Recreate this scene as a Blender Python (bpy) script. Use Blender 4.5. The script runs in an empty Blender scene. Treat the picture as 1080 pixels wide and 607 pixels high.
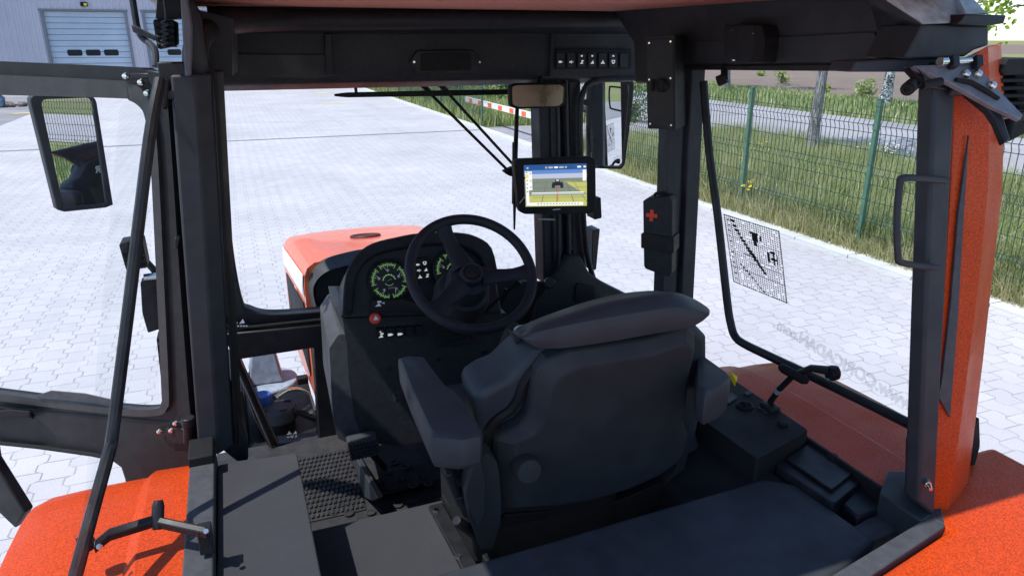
import bpy, bmesh, math, random
import numpy as np
from mathutils import Vector, Matrix
random.seed(7); RNG = np.random.default_rng(7)
SC = bpy.context.scene
COL = SC.collection
V = Vector
# ------------------------------------------------------------------ camera model used for reading distances off the photograph
F = 760.0; PITCH = math.radians(19); YAW = math.radians(21); CAM = V((-0.61, 0, 2.75))
cp, sp, cy, sy = math.cos(PITCH), math.sin(PITCH), math.cos(YAW), math.sin(YAW)
def ray(px, py):
    lat = (px-540)/F; v = (303.5-py)/F
    h = cp+sp*v; z = -sp+cp*v
    return V((h*sy+lat*cy, h*cy-lat*sy, z))
def A(px, py, ax, val):
    """photo point -> world point on the plane <axis> = val"""
    d = ray(px, py); i = 'xyz'.index(ax)
    return CAM + d*((val-CAM[i])/d[i])
def AP(px, py, p0, n):
    """photo point -> world point on a tilted plane"""
    d = ray(px, py); n = V(n)
    return CAM + d*((V(p0)-CAM).dot(n)/d.dot(n))
def PX(pts, ax, val): return [A(x, y, ax, val) for x, y in pts]
def PP(pts, p0, n): return [AP(x, y, p0, n) for x, y in pts]

# ------------------------------------------------------------------ materials
MATS = {}
def nmat(name):
    m = bpy.data.materials.new(name); m.use_nodes = True
    nt = m.node_tree; nt.nodes.clear()
    out = nt.nodes.new('ShaderNodeOutputMaterial')
    return m, nt, out
def mat(name, col, rough=0.5, metal=0.0, nscale=40, namt=0.15, bump=0.0, bscale=400, spec=0.5, coat=0.0, emit=None, estr=1.0, scuff=0.0):
    m, nt, out = nmat(name)
    N = nt.nodes.new; L = nt.links.new
    b = N('ShaderNodeBsdfPrincipled'); L(b.outputs[0], out.inputs[0])
    b.inputs['Metallic'].default_value = metal
    b.inputs['Specular IOR Level'].default_value = spec
    b.inputs['Coat Weight'].default_value = coat
    tc = N('ShaderNodeTexCoord')
    nz = N('ShaderNodeTexNoise'); nz.inputs['Scale'].default_value = nscale; nz.inputs['Detail'].default_value = 5
    L(tc.outputs['Object'], nz.inputs['Vector'])
    mix = N('ShaderNodeMix'); mix.data_type = 'RGBA'
    a = [c*(1-namt) for c in col[:3]]; c2 = [min(1, c*(1+namt)) for c in col[:3]]
    mix.inputs['A'].default_value = (*a, 1); mix.inputs['B'].default_value = (*c2, 1)
    rp = N('ShaderNodeMapRange'); rp.inputs['From Min'].default_value = .35; rp.inputs['From Max'].default_value = .65
    L(nz.outputs['Fac'], rp.inputs['Value']); L(rp.outputs[0], mix.inputs['Factor'])
    colout = mix.outputs['Result']
    rr = N('ShaderNodeMapRange'); rr.inputs['From Min'].default_value = .3; rr.inputs['From Max'].default_value = .7
    rr.inputs['To Min'].default_value = max(0, rough-.12); rr.inputs['To Max'].default_value = min(1, rough+.12)
    nz2 = N('ShaderNodeTexNoise'); nz2.inputs['Scale'].default_value = 9; nz2.inputs['Detail'].default_value = 6
    L(tc.outputs['Object'], nz2.inputs['Vector']); L(nz2.outputs['Fac'], rr.inputs['Value']); L(rr.outputs[0], b.inputs['Roughness'])
    if scuff > 0:                       # dust and rubbed patches with a shape of their own
        nz3 = N('ShaderNodeTexNoise'); nz3.inputs['Scale'].default_value = 5.5; nz3.inputs['Detail'].default_value = 9; nz3.inputs['Roughness'].default_value = .72
        L(tc.outputs['Object'], nz3.inputs['Vector'])
        r3 = N('ShaderNodeMapRange'); r3.inputs['From Min'].default_value = .5; r3.inputs['From Max'].default_value = .78; r3.inputs['To Max'].default_value = scuff
        L(nz3.outputs['Fac'], r3.inputs['Value'])
        m2 = N('ShaderNodeMix'); m2.data_type = 'RGBA'; L(r3.outputs[0], m2.inputs['Factor']); L(colout, m2.inputs['A'])
        m2.inputs['B'].default_value = (.13, .125, .12, 1); colout = m2.outputs['Result']
    L(colout, b.inputs['Base Color'])
    if bump > 0:
        nb = N('ShaderNodeTexNoise'); nb.inputs['Scale'].default_value = bscale; nb.inputs['Detail'].default_value = 3
        L(tc.outputs['Object'], nb.inputs['Vector'])
        bp = N('ShaderNodeBump'); bp.inputs['Strength'].default_value = bump; bp.inputs['Distance'].default_value = .002
        L(nb.outputs['Fac'], bp.inputs['Height']); L(bp.outputs[0], b.inputs['Normal'])
    if emit:
        b.inputs['Emission Color'].default_value = (*emit, 1); b.inputs['Emission Strength'].default_value = estr
    MATS[name] = m; return m
def emi(name, col, s=1.0):
    return mat(name, (.01, .01, .01), .4, emit=col, estr=s, namt=0)

M_PL   = mat('black moulded plastic', (.0195, .0215, .0265), .52, bump=.35, bscale=900, nscale=60, namt=.18, scuff=.05, spec=.28)
M_PLG  = mat('grey moulded plastic', (.055, .058, .066), .6, bump=.3, bscale=700, scuff=.12, spec=.28)
M_MET  = mat('black painted steel', (.0145, .015, .018), .42, bump=.1, bscale=250, nscale=25, namt=.25, scuff=.10, spec=.28)
M_PIL  = mat('charcoal pillar paint', (.033, .037, .044), .55, bump=.12, bscale=300, nscale=20, namt=.12, scuff=.10, spec=.28)
M_DOOR = mat('brownish black door paint', (.0165, .0165, .0185), .5, bump=.1, bscale=300, scuff=.10, spec=.28)
M_RUB  = mat('rubber seal', (.0095, .0095, .0105), .7, spec=.28)
M_GRIP = mat('wheel rim foam', (.0150, .0170, .0245), .62, bump=.25, bscale=800, spec=.28)
M_VIN  = mat('seat shell', (.026, .029, .033), .58, bump=.3, bscale=900, nscale=12, namt=.1, scuff=.05, spec=.28)
M_CUSH = mat('seat vinyl', (.036, .042, .050), .5, bump=.35, bscale=600, nscale=14, namt=.12, scuff=.04, spec=.28)
M_TRIM = mat('grey trim carpet', (.042, .044, .051), .85, bump=.5, bscale=1100, nscale=420, namt=.22, scuff=.12, spec=.28)
M_FLOOR= mat('rubber floor mat', (.031, .031, .034), .6, bump=.15, bscale=500, nscale=30, namt=.2, scuff=.22, spec=.28)
M_LIN  = mat('salmon headliner', (.50, .20, .145), .85, nscale=200, namt=.12, bump=.5, bscale=500)
M_ORG  = mat('orange paint', (.49, .050, .0055), .5, nscale=280, namt=.34, coat=.06, bump=.22, bscale=450, spec=.2)
M_ORGH = mat('hood orange paint', (.78, .15, .055), .38, nscale=330, namt=.12, coat=.35)
M_CHR  = mat('zinc plated steel', (.75, .74, .70), .22, metal=1.0, namt=.08)
M_WHT  = mat('white symbol paint', (.8, .8, .8), .5, namt=.05)
M_GRY  = mat('grey symbol paint', (.32, .33, .35), .5, namt=.05)
M_REDP = mat('red symbol paint', (.75, .06, .03), .5, namt=.05)
M_YEL  = mat('yellow plastic', (.75, .62, .02), .5, namt=.05)
M_BLUE = mat('blue cap plastic', (.02, .12, .5), .4)
M_TANK = mat('pale blue grey plastic', (.30, .36, .46), .45)
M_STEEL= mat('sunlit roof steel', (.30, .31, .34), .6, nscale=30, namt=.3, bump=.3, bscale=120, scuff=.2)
M_DECW = mat('white decal', (.85, .83, .85), .4, namt=.03)
M_GRN_L= emi('gauge green light', (.40, .85, .28), .27)
M_WHT_L= emi('icon white light', (.7, .8, .85), .45)

def glass(name, tint=(.97, .98, .98), refl=.022):
    m, nt, out = nmat(name); N = nt.nodes.new; L = nt.links.new
    t = N('ShaderNodeBsdfTransparent'); t.inputs[0].default_value = (*tint, 1)
    g = N('ShaderNodeBsdfGlossy'); g.inputs['Roughness'].default_value = .02
    lw = N('ShaderNodeLayerWeight'); lw.inputs['Blend'].default_value = .25
    mr = N('ShaderNodeMapRange'); mr.inputs['To Min'].default_value = .002; mr.inputs['To Max'].default_value = refl
    L(lw.outputs['Fresnel'], mr.inputs['Value'])
    mx = N('ShaderNodeMixShader'); L(mr.outputs[0], mx.inputs[0]); L(t.outputs[0], mx.inputs[1]); L(g.outputs[0], mx.inputs[2])
    L(mx.outputs[0], out.inputs[0]); return m
M_GLASS = glass('window glass')
def mirror_mat():
    m, nt, out = nmat('mirror silver'); g = nt.nodes.new('ShaderNodeBsdfGlossy')
    g.inputs['Color'].default_value = (.86, .87, .88, 1); g.inputs['Roughness'].default_value = .005
    nt.links.new(g.outputs[0], out.inputs[0]); return m
M_MIR = mirror_mat()
def frosted():
    m, nt, out = nmat('etched glass lettering'); N = nt.nodes.new; L = nt.links.new
    t = N('ShaderNodeBsdfTransparent'); d = N('ShaderNodeBsdfDiffuse'); d.inputs[0].default_value = (.28, .29, .33, 1)
    mx = N('ShaderNodeMixShader'); mx.inputs[0].default_value = .13
    L(t.outputs[0], mx.inputs[1]); L(d.outputs[0], mx.inputs[2]); L(mx.outputs[0], out.inputs[0]); return m
M_ETCH = frosted()
M_INK = mat('black sticker ink', (.006, .006, .007), .6, namt=0)

# ------------------------------------------------------------------ mesh building
class MB:
    def __init__(s): s.v = []; s.f = []; s.mi = []; s.cur = 0
    def add(s, vs, fs):
        o = len(s.v); s.v += [tuple(p) for p in vs]
        for f in fs: s.f.append([o+i for i in f]); s.mi.append(s.cur)
        return s
    def use(s, i): s.cur = i; return s
    def poly(s, pts): return s.add(pts, [list(range(len(pts)))])
    def loft(s, secs, cap=True, closed=True):
        n = len(secs[0]); vs = [p for q in secs for p in q]; fs = []
        for k in range(len(secs)-1):
            for i in range(n if closed else n-1):
                j = (i+1) % n
                fs.append([k*n+i, k*n+j, (k+1)*n+j, (k+1)*n+i])
        if cap: fs += [list(range(n))[::-1], [(len(secs)-1)*n+i for i in range(n)]]
        return s.add(vs, fs)
    def prism(s, pts, vec): return s.loft([pts, [V(p)+V(vec) for p in pts]])
    def ring(s, outer, inner, vec):
        n = len(outer); vec = V(vec)
        a = [V(p) for p in outer]; b = [V(p) for p in inner]
        vs = a+b+[p+vec for p in a]+[p+vec for p in b]; fs = []
        for i in range(n):
            j = (i+1) % n
            fs += [[i, j, n+j, n+i], [2*n+i, 3*n+i, 3*n+j, 2*n+j], [i, 2*n+i, 2*n+j, j], [n+i, n+j, 3*n+j, 3*n+i]]
        return s.add(vs, fs)
    def box(s, c, d, R=None):
        c = V(c); x, y, z = d[0]/2, d[1]/2, d[2]/2
        P = [V(p) for p in ((-x,-y,-z),(x,-y,-z),(x,y,-z),(-x,y,-z),(-x,-y,z),(x,-y,z),(x,y,z),(-x,y,z))]
        if R is not None: P = [R @ p for p in P]
        return s.add([c+p for p in P], [[0,3,2,1],[4,5,6,7],[0,1,5,4],[1,2,6,5],[2,3,7,6],[3,0,4,7]])
    def tube(s, pts, r, n=10, cap=True, flat=1.0):
        pts = [V(p) for p in pts]; secs = []; up = None
        for i, p in enumerate(pts):
            t = ((pts[min(i+1, len(pts)-1)]-p).normalized() + (p-pts[max(i-1, 0)]).normalized())
            t = t.normalized() if t.length > 1e-6 else V((0,0,1))
            if up is None:
                up = t.orthogonal().normalized()
            up = (up - t*up.dot(t)).normalized(); w = t.cross(up)
            rr = r[i] if isinstance(r, (list, tuple)) else r
            secs.append([p+up*(rr*math.cos(a))+w*(rr*flat*math.sin(a)) for a in (2*math.pi*k/n for k in range(n))])
        return s.loft(secs, cap)
    def cyl(s, p0, p1, r0, r1=None, n=20): return s.tube([p0, p1], [r0, r0 if r1 is None else r1], n)
    def sphere(s, c, r, n=10, sc=(1,1,1)):
        c = V(c); secs = []
        for i in range(1, n):
            th = math.pi*i/n
            secs.append([c+V((r*sc[0]*math.sin(th)*math.cos(a), r*sc[1]*math.sin(th)*math.sin(a), r*sc[2]*math.cos(th))) for a in (2*math.pi*k/(n*2) for k in range(n*2))])
        return s.loft(secs)
    def torus(s, c, u, w, R, r, n=56, m=14):
        c = V(c); u = V(u); w = V(w); nn = u.cross(w); vs = []; fs = []
        for i in range(n):
            a = 2*math.pi*i/n; d = u*math.cos(a)+w*math.sin(a)
            for j in range(m):
                b = 2*math.pi*j/m
                vs.append(c+d*(R+r*math.cos(b))+nn*(r*math.sin(b)))
        for i in range(n):
            for j in range(m):
                fs.append([i*m+j, ((i+1)%n)*m+j, ((i+1)%n)*m+(j+1)%m, i*m+(j+1)%m])
        return s.add(vs, fs)
    def lathe(s, c, axis, prof, n=28):
        c = V(c); axis = V(axis).normalized(); u = axis.orthogonal().normalized(); w = axis.cross(u)
        return s.loft([[c+axis*h+(u*math.cos(a)+w*math.sin(a))*max(r, 1e-4) for a in (2*math.pi*k/n for k in range(n))] for r, h in prof])
    def build(s, name, mats, parent=None, bevel=0.0, seg=2, angle=35, subsurf=0, label=None):
        me = bpy.data.meshes.new(name); me.from_pydata(s.v, [], s.f)
        if not isinstance(mats, (list, tuple)): mats = [mats]
        for m in mats: me.materials.append(m)
        me.polygons.foreach_set('material_index', s.mi)
        bm = bmesh.new(); bm.from_mesh(me); bmesh.ops.recalc_face_normals(bm, faces=bm.faces); bm.to_mesh(me); bm.free()
        me.shade_smooth(); me.set_sharp_from_angle(angle=math.radians(angle))
        o = bpy.data.objects.new(name, me); COL.objects.link(o)
        if bevel > 0:
            b = o.modifiers.new('edge', 'BEVEL'); b.width = bevel; b.segments = seg; b.limit_method = 'ANGLE'; b.angle_limit = math.radians(30)
        if subsurf:
            q = o.modifiers.new('round', 'SUBSURF'); q.levels = subsurf; q.render_levels = subsurf
        if parent is not None: own(o, parent)
        if label: o['label'] = label
        return o
def own(o, parent):
    o.parent = parent
    if parent.type == 'EMPTY': o.matrix_parent_inverse = Matrix.Translation(-V(parent.location))
def thing(name, loc, label, cat, group=None):
    o = bpy.data.objects.new(name, None); COL.objects.link(o); o.location = loc; o.empty_display_size = .2
    o['label'] = label; o['category'] = cat
    if group: o['group'] = group
    return o
def tag(o, label, cat, group=None, kind=None):
    if label: o['label'] = label
    if cat: o['category'] = cat
    if group: o['group'] = group
    if kind: o['kind'] = kind
    return o
def struct(o, kind='structure', label=None):
    o['kind'] = kind
    if label: o['label'] = label
    return o
def rounded(pts, r=.25, k=4):
    """round the corners of a point loop (fraction r of the shorter edge)"""
    out = []; n = len(pts); pts = [V(p) for p in pts]
    for i in range(n):
        a, b, c = pts[i-1], pts[i], pts[(i+1) % n]
        d = min((a-b).length, (c-b).length)*r
        p = b+(a-b).normalized()*d; q = b+(c-b).normalized()*d
        for t in range(k+1):
            t /= k; out.append(p*(1-t)**2 + b*2*t*(1-t) + q*t*t)
    return out
def smooth_path(pts, k=6):
    pts = [V(p) for p in pts]; out = []
    for i in range(len(pts)-1):
        p0 = pts[max(i-1, 0)]; p1 = pts[i]; p2 = pts[i+1]; p3 = pts[min(i+2, len(pts)-1)]
        for t in range(k):
            t /= k
            out.append(.5*((2*p1)+(p2-p0)*t+(2*p0-5*p1+4*p2-p3)*t*t+(3*p1-p0-3*p2+p3)*t**3))
    return out+[pts[-1]]
def text_mesh(txt, size, mat_, name, parent, M, bold=0.0, mirror=False):
    cu = bpy.data.curves.new(name, 'FONT'); cu.body = txt; cu.size = size; cu.offset = bold; cu.align_x = 'LEFT'; cu.extrude = .0004
    to = bpy.data.objects.new(name, cu); COL.objects.link(to)
    dg = bpy.context.evaluated_depsgraph_get()
    me = bpy.data.meshes.new_from_object(to.evaluated_get(dg)); bpy.data.objects.remove(to); bpy.data.curves.remove(cu)
    me.transform(M); me.materials.clear(); me.materials.append(mat_)
    o = bpy.data.objects.new(name, me); COL.objects.link(o); own(o, parent); return o
def quadicon(mb, c, u, w, kind, s):
    """small printed pictogram from flat quads in the plane (u, w)"""
    u = V(u)*s; w = V(w)*s; c = V(c)
    def q(x0, y0, x1, y1): mb.poly([c+u*x0+w*y0, c+u*x1+w*y0, c+u*x1+w*y1, c+u*x0+w*y1])
    def t(*p): mb.poly([c+u*a+w*b for a, b in p])
    if kind == 0: q(-.5,-.2,.1,.25); t((.1,-.2),(.5,0),(.1,.25))
    elif kind == 1: q(-.5,-.15,-.05,.15); q(0,-.35,.15,.35); q(.25,-.1,.5,.1)
    elif kind == 2: t((-.5,-.4),(.4,-.4),(.1,.1)); q(-.1,.1,.45,.4)
    elif kind == 3: t((-.5,-.4),(.45,-.4),(.2,.4),(-.1,0))
    elif kind == 4: q(-.5,-.4,.5,-.15); q(-.25,-.12,.25,.1); q(-.1,.12,.1,.4)
    else:
        q(-.45,-.1,-.2,.3); q(.2,-.1,.45,.3); q(-.45,.3,.45,.45); q(-.3,-.4,.3,-.1)

# =================================================================== TRACTOR
T = thing('tractor', (0, 1.6, 0), 'orange tractor with a dark open cab standing on the paved yard', 'tractor')

# ---- roof, rails, header
mb = MB()
mb.loft([[V((-.80,y,z0)),V((.82,y,z0)),V((.84,y,z0+.05)),V((.74,y,z0+.17)),V((-.72,y,z0+.17)),V((-.82,y,z0+.05))] for y,z0 in ((.84,2.862),(1.6,2.865),(2.55,2.862),(2.86,2.852))])
roof = mb.build('roof', M_MET, T, .02)
mb = MB(); mb.loft([[V((-.73,y,2.846)),V((.80,y,2.846)),V((.80,y,2.860)),V((-.73,y,2.860))] for y in (.88,2.56)])
mb.build('headliner', M_LIN, roof, .004)
# front header: lip, face, lower edge
mb = MB()
prof = [(2.50,2.842),(2.52,2.80),(2.565,2.775),(2.60,2.770),(2.60,2.66),(2.615,2.61),(2.66,2.588),(2.74,2.588),(2.78,2.64),(2.80,2.86),(2.52,2.86)]
mb.loft([[V((x,y,z)) for y,z in prof] for x in (-.635,.93)])
hdr = mb.build('front_header', M_PL, T, .006, 2)
# raised left part of the header, where it is shallower: cover block + corner
mb = MB(); mb.prism(rounded(PX([(231,57),(346,58),(345,82),(325,83),(240,81),(233,80)],'y',2.592),.2,3),(0,.03,0))
mb.build('storage_panel', M_MET, hdr, .004)
mb = MB(); mb.prism(PX([(342,36),(350,35),(353,80),(344,80)],'y',2.58),(0,.03,0)); mb.build('divider', M_PL, hdr, .004)
mb = MB(); mb.prism(PX([(581,35),(585,35),(585,80),(580,82)],'y',2.588),(0,.03,0)); mb.build('divider', M_PL, hdr, .004)
mb = MB(); mb.prism(rounded(PX([(432,65),(440,53.5),(500,53),(509,65),(502,77),(440,77)],'y',2.585),.15,3),(0,.03,0))
rc = mb.build('radio_cover', M_MET, hdr, .003)
mb = MB(); mb.prism(rounded(PX([(444,56),(497,55.5),(497,74.5),(444,75)],'y',2.581),.1,3),(0,.01,0)); mb.build('panel', M_RUB, rc, .002)
for x in (436.5,505.5):
    mb = MB(); c = A(x,65.5,'y',2.583); mb.cyl(c, c+V((0,-.005,0)), .006, .004, 12); mb.build('screw', M_CHR, rc)
# switch bank in the header
mb = MB(); mb.prism(rounded(PX([(585,52),(666,52),(666,73),(585,73)],'y',2.585),.1,3),(0,.03,0)); sb = mb.build('switch_panel', M_RUB, hdr, .002)
for i in range(7):
    x0 = 587.3+i*11.1
    mb = MB(); mb.prism(rounded(PX([(x0,56.5),(x0+8.2,56.5),(x0+8.2,71.2),(x0,71.2)],'y',2.578),.15,2),(0,.012,0))
    sw = mb.build('switch', [M_PL], sb, .0012) if i == 6 else None
    if i < 6:
        mb.use(1); quadicon(mb, A(x0+4.1,65.5,'y',2.5765),(1,0,0),(0,0,1),(0,1,2,3,4,5)[i],.016)
        if i in (2,3,5): mb.poly(PX([(x0+3.2,58.3),(x0+5,58.3),(x0+5,60),(x0+3.2,60)],'y',2.5765))
        sw = mb.build('switch', [M_PL, M_WHT_L], sb, 0)
# curved corner moulding of the left rail + rail itself
mb = MB()
mb.loft([[V((-.682+dx,y,2.845)),V((-.66+dx,y,2.845)),V((-.645+dx,y,2.80)),V((-.645+dx,y,z)),V((-.682+dx,y,z))] for y,z,dx in ((1.90,2.66,0),(2.3,2.65,.0),(2.80,2.63,.0))])
mb.build('left_roof_rail', M_PIL, T, .008)
mb = MB(); mb.tube(smooth_path([A(207,84,'y',1.98),A(206,58,'y',2.0),A(213,38,'y',2.08),A(240,25,'y',2.25),A(300,22,'y',2.47),A(420,21.5,'y',2.49),A(560,20.5,'y',2.49),A(690,19,'y',2.49)]), .030, 12)
mb.prism(PX([(200,8),(245,20),(245,80),(232,84),(205,83)],'y',2.12),(.02,.30,0))
mb.build('corner_moulding', M_PL, T)
mb = MB(); mb.prism(PX([(190,-4),(198,-4),(203,30),(202,80),(195,81)],'y',1.84),(0,.05,0)); mb.build('corner_trim', mat('skylit trim edge',(.085,.09,.11),.6,bump=.2), T, .004)  # skylight on this edge is put into the paler colour
# right roof rail with its raised panel
mb = MB()
mb.prism(PX([(640,1),(690,-1),(736,-3),(850,-14),(905,-24),(905,-40),(960,-40),(937,62),(933,76),(800,73),(700,73),(695,88),(669,88),(668,46)],'x',.735),(.09,0,0))
rr = mb.build('right_roof_rail', M_PIL, T, .008)
mb = MB(); mb.prism(rounded(PX([(733,44),(922,34),(931,66),(733,67)],'x',.728),.08,3),(.02,0,0)); mb.build('panel', M_PIL, rr, .005, 3)
mb = MB(); mb.prism(PX([(690,70),(985,66),(985,76),(690,73.5)],'x',.722),(.08,0,0)); mb.build('lower_lip', M_MET, rr, .003)
# speaker box on the rail
mb = MB(); mb.prism(rounded(PX([(763,27),(796,26),(798,34),(793,62),(790,67),(763,64)],'x',.69),.12,3),(.06,0,0))
sx = mb.build('speaker', M_MET, rr, .006)
mb = MB(); mb.prism(rounded(PX([(794,26),(803,27),(807,42),(804,66),(791,67),(795,50)],'x',.684),.15,3),(.05,0,0)); mb.build('bracket', M_RUB, sx, .003)
for p in ((773.5,32.5),(774.5,63),(797,35.5)):
    mb = MB(); c = A(*p,'x',.686); mb.cyl(c,c+V((-.008,0,0)),.0035,.0025,10); mb.build('screw', M_CHR, sx)
# rear right roof corner
n0 = (0,1,-.15); p0 = (0,.95,1.7)
def R(pts, off=0.0): return PP(pts, (0,.95+off,1.7), n0)
mb = MB(); mb.prism(R([(972,26),(1043,27),(1043,48),(1028,53),(1018,60),(954,62)]),(0,.10,0)); rc_ = mb.build('roof_corner', M_PIL, T, .004)
mb = MB(); g0,g1,g2,g3 = R([(954,61),(973,25.5),(940,4),(910,-16)]); g4,g5 = A(921,13,'x',.735),A(936,62,'x',.735)
mb.add([g0,g1,g2,g3,g4,g5],[[0,1,5],[1,2,4,5],[2,3,4]]); gu = mb.build('gusset', M_PIL, rc_, angle=20)
q = gu.modifiers.new('thick','SOLIDIFY'); q.thickness = .003; q.offset = 0
a = R([(910,-16),(940,4),(973,25.5),(1011,23.5),(1018,15),(1040,14.5)]); b = [A(905,-60,'y',1.22),A(925,-40,'y',1.22),A(960,-30,'y',1.22),A(990,-26,'y',1.22),A(1000,-22,'y',1.22),A(1019,-8,'y',1.22)]
mb = MB(); mb.loft([a,b],cap=False,closed=False); sl_ = mb.build('slope', M_STEEL, rc_, angle=20)
q = sl_.modifiers.new('thick','SOLIDIFY'); q.thickness = .003; q.offset = 0
mb = MB(); mb.prism(R([(1011,23.5),(1018,15),(1062,16),(1059,25),(1043,27.5),(1010,26)],-.02),(0,.08,.0)); mb.build('ledge', M_MET, rc_, .003)
mb = MB(); mb.prism(R([(902,64.5),(1000,60),(1005,76),(897,76)],.02),(0,.06,0)); mb.build('bottom_strip', M_PIL, rc_, .003)

# ---- pillars
def pillar(name, bot, top, zb, zt, m, parent=T, bevel=.006):
    mb = MB(); mb.loft([[V((x,y,zb)) for x,y in bot],[V((x,y,zt)) for x,y in top]]); return mb.build(name, m, parent, bevel)
def sh(pts, dx, dy=0): return [(x+dx, y+dy) for x, y in pts]
bl = [(-.79,1.85),(-.74,1.85),(-.703,1.885),(-.703,1.97),(-.79,1.97)]
lbp = pillar('b_pillar', bl, sh(bl,.067,.0), 1.70, 2.675, M_PIL)
s_ = [(-.700,1.885),(-.693,1.885),(-.678,1.93),(-.678,1.975),(-.700,1.975)]
pillar('seal', s_, sh(s_,.068), 1.70, 2.68, M_RUB, lbp, .003)
br = [(.712,1.975),(.766,1.975),(.770,1.99),(.778,1.99),(.782,1.965),(.832,1.965),(.832,2.035),(.712,2.035)]
rbp = pillar('b_pillar', br, sh(br,-.045), 1.55, 2.70, M_PIL, T, .004)
# control box on the right b-pillar
nB = V((.74,.67,0)); pB = A(697,90,'y',1.93)
def BX(pts, off=0.0): return PP(pts, pB-nB*off, nB)
mb = MB(); mb.prism(rounded(BX([(681,39),(712,37),(712.5,137.5),(683,135.5)]),.06,3),nB*.165); cb = mb.build('pillar_control_box', M_PL, T, .005)
mb = MB(); mb.prism(rounded(BX([(683,42),(710,40.5),(710.5,135),(685,133)],.004),.05,3),nB*.006); mb.build('cover_plate', M_DOOR, cb, .002)
for p in ((685,45.5),(707.5,44),(685,84),(707.5,82.5),(686,130.5),(708,132)):
    mb = MB(); c = BX([p],.0045)[0]; mb.cyl(c,c-nB*.004,.0045,.003,8); mb.build('screw', M_CHR, cb)
mb = MB(); c = BX([(699,90)],.0045)[0]; mb.lathe(c,-nB,[(.020,0),(.020,.010),(.014,.018),(.004,.022)],18); mb.box(c-nB*.02,(.010,.010,.034)); mb.build('rotary_knob', M_RUB, cb, .001)
mb = MB(); mb.box(BX([(688.5,90)],.006)[0],(.010,.010,.034)); mb.build('rocker_switch', M_RUB, cb, .001)

# a-pillars
def beam4(name, bpts, tpts, vec, m, parent, bevel=.004):
    mb = MB(); mb.loft([[bpts[0],bpts[1],bpts[1]+V(vec),bpts[0]+V(vec)],[tpts[0],tpts[1],tpts[1]+V(vec),tpts[0]+V(vec)]]); return mb.build(name, m, parent, bevel)
mb = MB()
li = smooth_path(PX([(231,70),(240,200),(247,270),(256,318),(264,326),(290,331),(360,326)],'y',2.72),6)
lo = smooth_path(PX([(216,70),(218,200),(226,290),(233,338),(242,350),(290,347),(362,340)],'y',2.74),6)
mb.loft([[a,b,b+V((0,.06,0)),a+V((0,.06,0))] for a,b in zip(li,lo)])
lap = mb.build('a_pillar', M_PL, T, .006)
mb = MB(); mb.tube(smooth_path(PX([(222,85),(226,200),(232,290),(238,336),(252,345),(300,341),(356,335)],'y',2.715),5),.007,8); mb.build('seal', M_RUB, lap)
mb = MB(); mb.use(0)
for i,(x,y) in enumerate(((247,339),(255,338.5))): quadicon(mb, A(x,y,'y',2.706),(1,0,0),(0,0,1),(4,3)[i],.022)
for x in range(244,262,3): mb.poly(PX([(x,343),(x+2,342.8),(x+2,344),(x,344.2)],'y',2.706))
mb.build('marking', M_WHT, lap)
rap = beam4('a_pillar', PX([(574,300),(600,306)],'y',2.66), PX([(568,78),(590,78)],'y',2.66),(0,.10,0), M_PL, T, .008)
for x0,x1,b0,b1,y,m in ((588,590.5,590,592.5,2.64,M_PLG),(597,599,601,603,2.63,M_PLG),(592,597,594,600,2.66,M_RUB),(600,612,605,618,2.65,M_MET),(580,587,584,590,2.65,M_MET)):
    beam4('seal' if m is M_RUB else 'channel', PX([(b0,296),(b1,296)],'y',y), PX([(x0,80),(x1,80)],'y',y),(0,.06,0), m, rap, .003)
mb = MB(); c0 = PX([(568.5,231),(585,231.5)],'y',2.652); mb.tube([c0[0],c0[1]],.004,8); mb.build('clamp', M_GRY, rap)
# base of the right a-pillar spreading into the side sill
mb = MB(); mb.prism(rounded(PX([(560,345),(566,318),(590,292),(600,270),(612,270),(622,288),(640,300),(700,330),(700,372),(560,372)],'y',2.60),.15,3),(0,.08,0)); rb = mb.build('pillar_foot', M_PL, rap, .008)
mb = MB(); mb.prism(rounded(PX([(608,298),(628,302),(628,318),(606,318)],'y',2.59),.2,3),(0,.02,0)); mb.build('cover', M_RUB, rb, .003)
mb = MB(); mb.cyl(A(580,298,'y',2.56),A(580,298,'y',2.60),.022,.026,16); mb.build('cap', M_MET, rb, .003)

# right door (closed): frame, glass
mb = MB()
mb.tube(smooth_path(PX([(628,300),(618,260),(613,180),(612,120),(616,95),(626,86),(650,83),(690,82)],'y',2.62),4),.012,8)
rd = mb.build('door', M_MET, T, 0)
mb = MB(); mb.prism([V((.80,2.04,1.2)),V((.80,2.64,1.2)),V((.80,2.66,1.66)),V((.80,2.04,1.80))],(.035,0,0)); mb.build('lower_panel', M_MET, rd, .006)
mb = MB(); mb.add([V((.80,2.06,1.80)),V((.80,2.64,1.67)),V((.74,2.60,2.60)),V((.74,2.06,2.66)),V((.804,2.06,1.80)),V((.804,2.64,1.67)),V((.744,2.60,2.60)),V((.744,2.06,2.66))],[[0,1,2,3],[4,7,6,5],[0,4,5,1],[1,5,6,2],[2,6,7,3],[3,7,4,0]]); mb.build('window', M_GLASS, rd)

# windscreen
mb = MB(); mb.prism([V((-.71,2.765,1.67)),V((.80,2.765,1.67)),V((.70,2.765,2.60)),V((-.63,2.765,2.60))],(0,.004,0)); mb.build('windscreen', M_GLASS, T)

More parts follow.
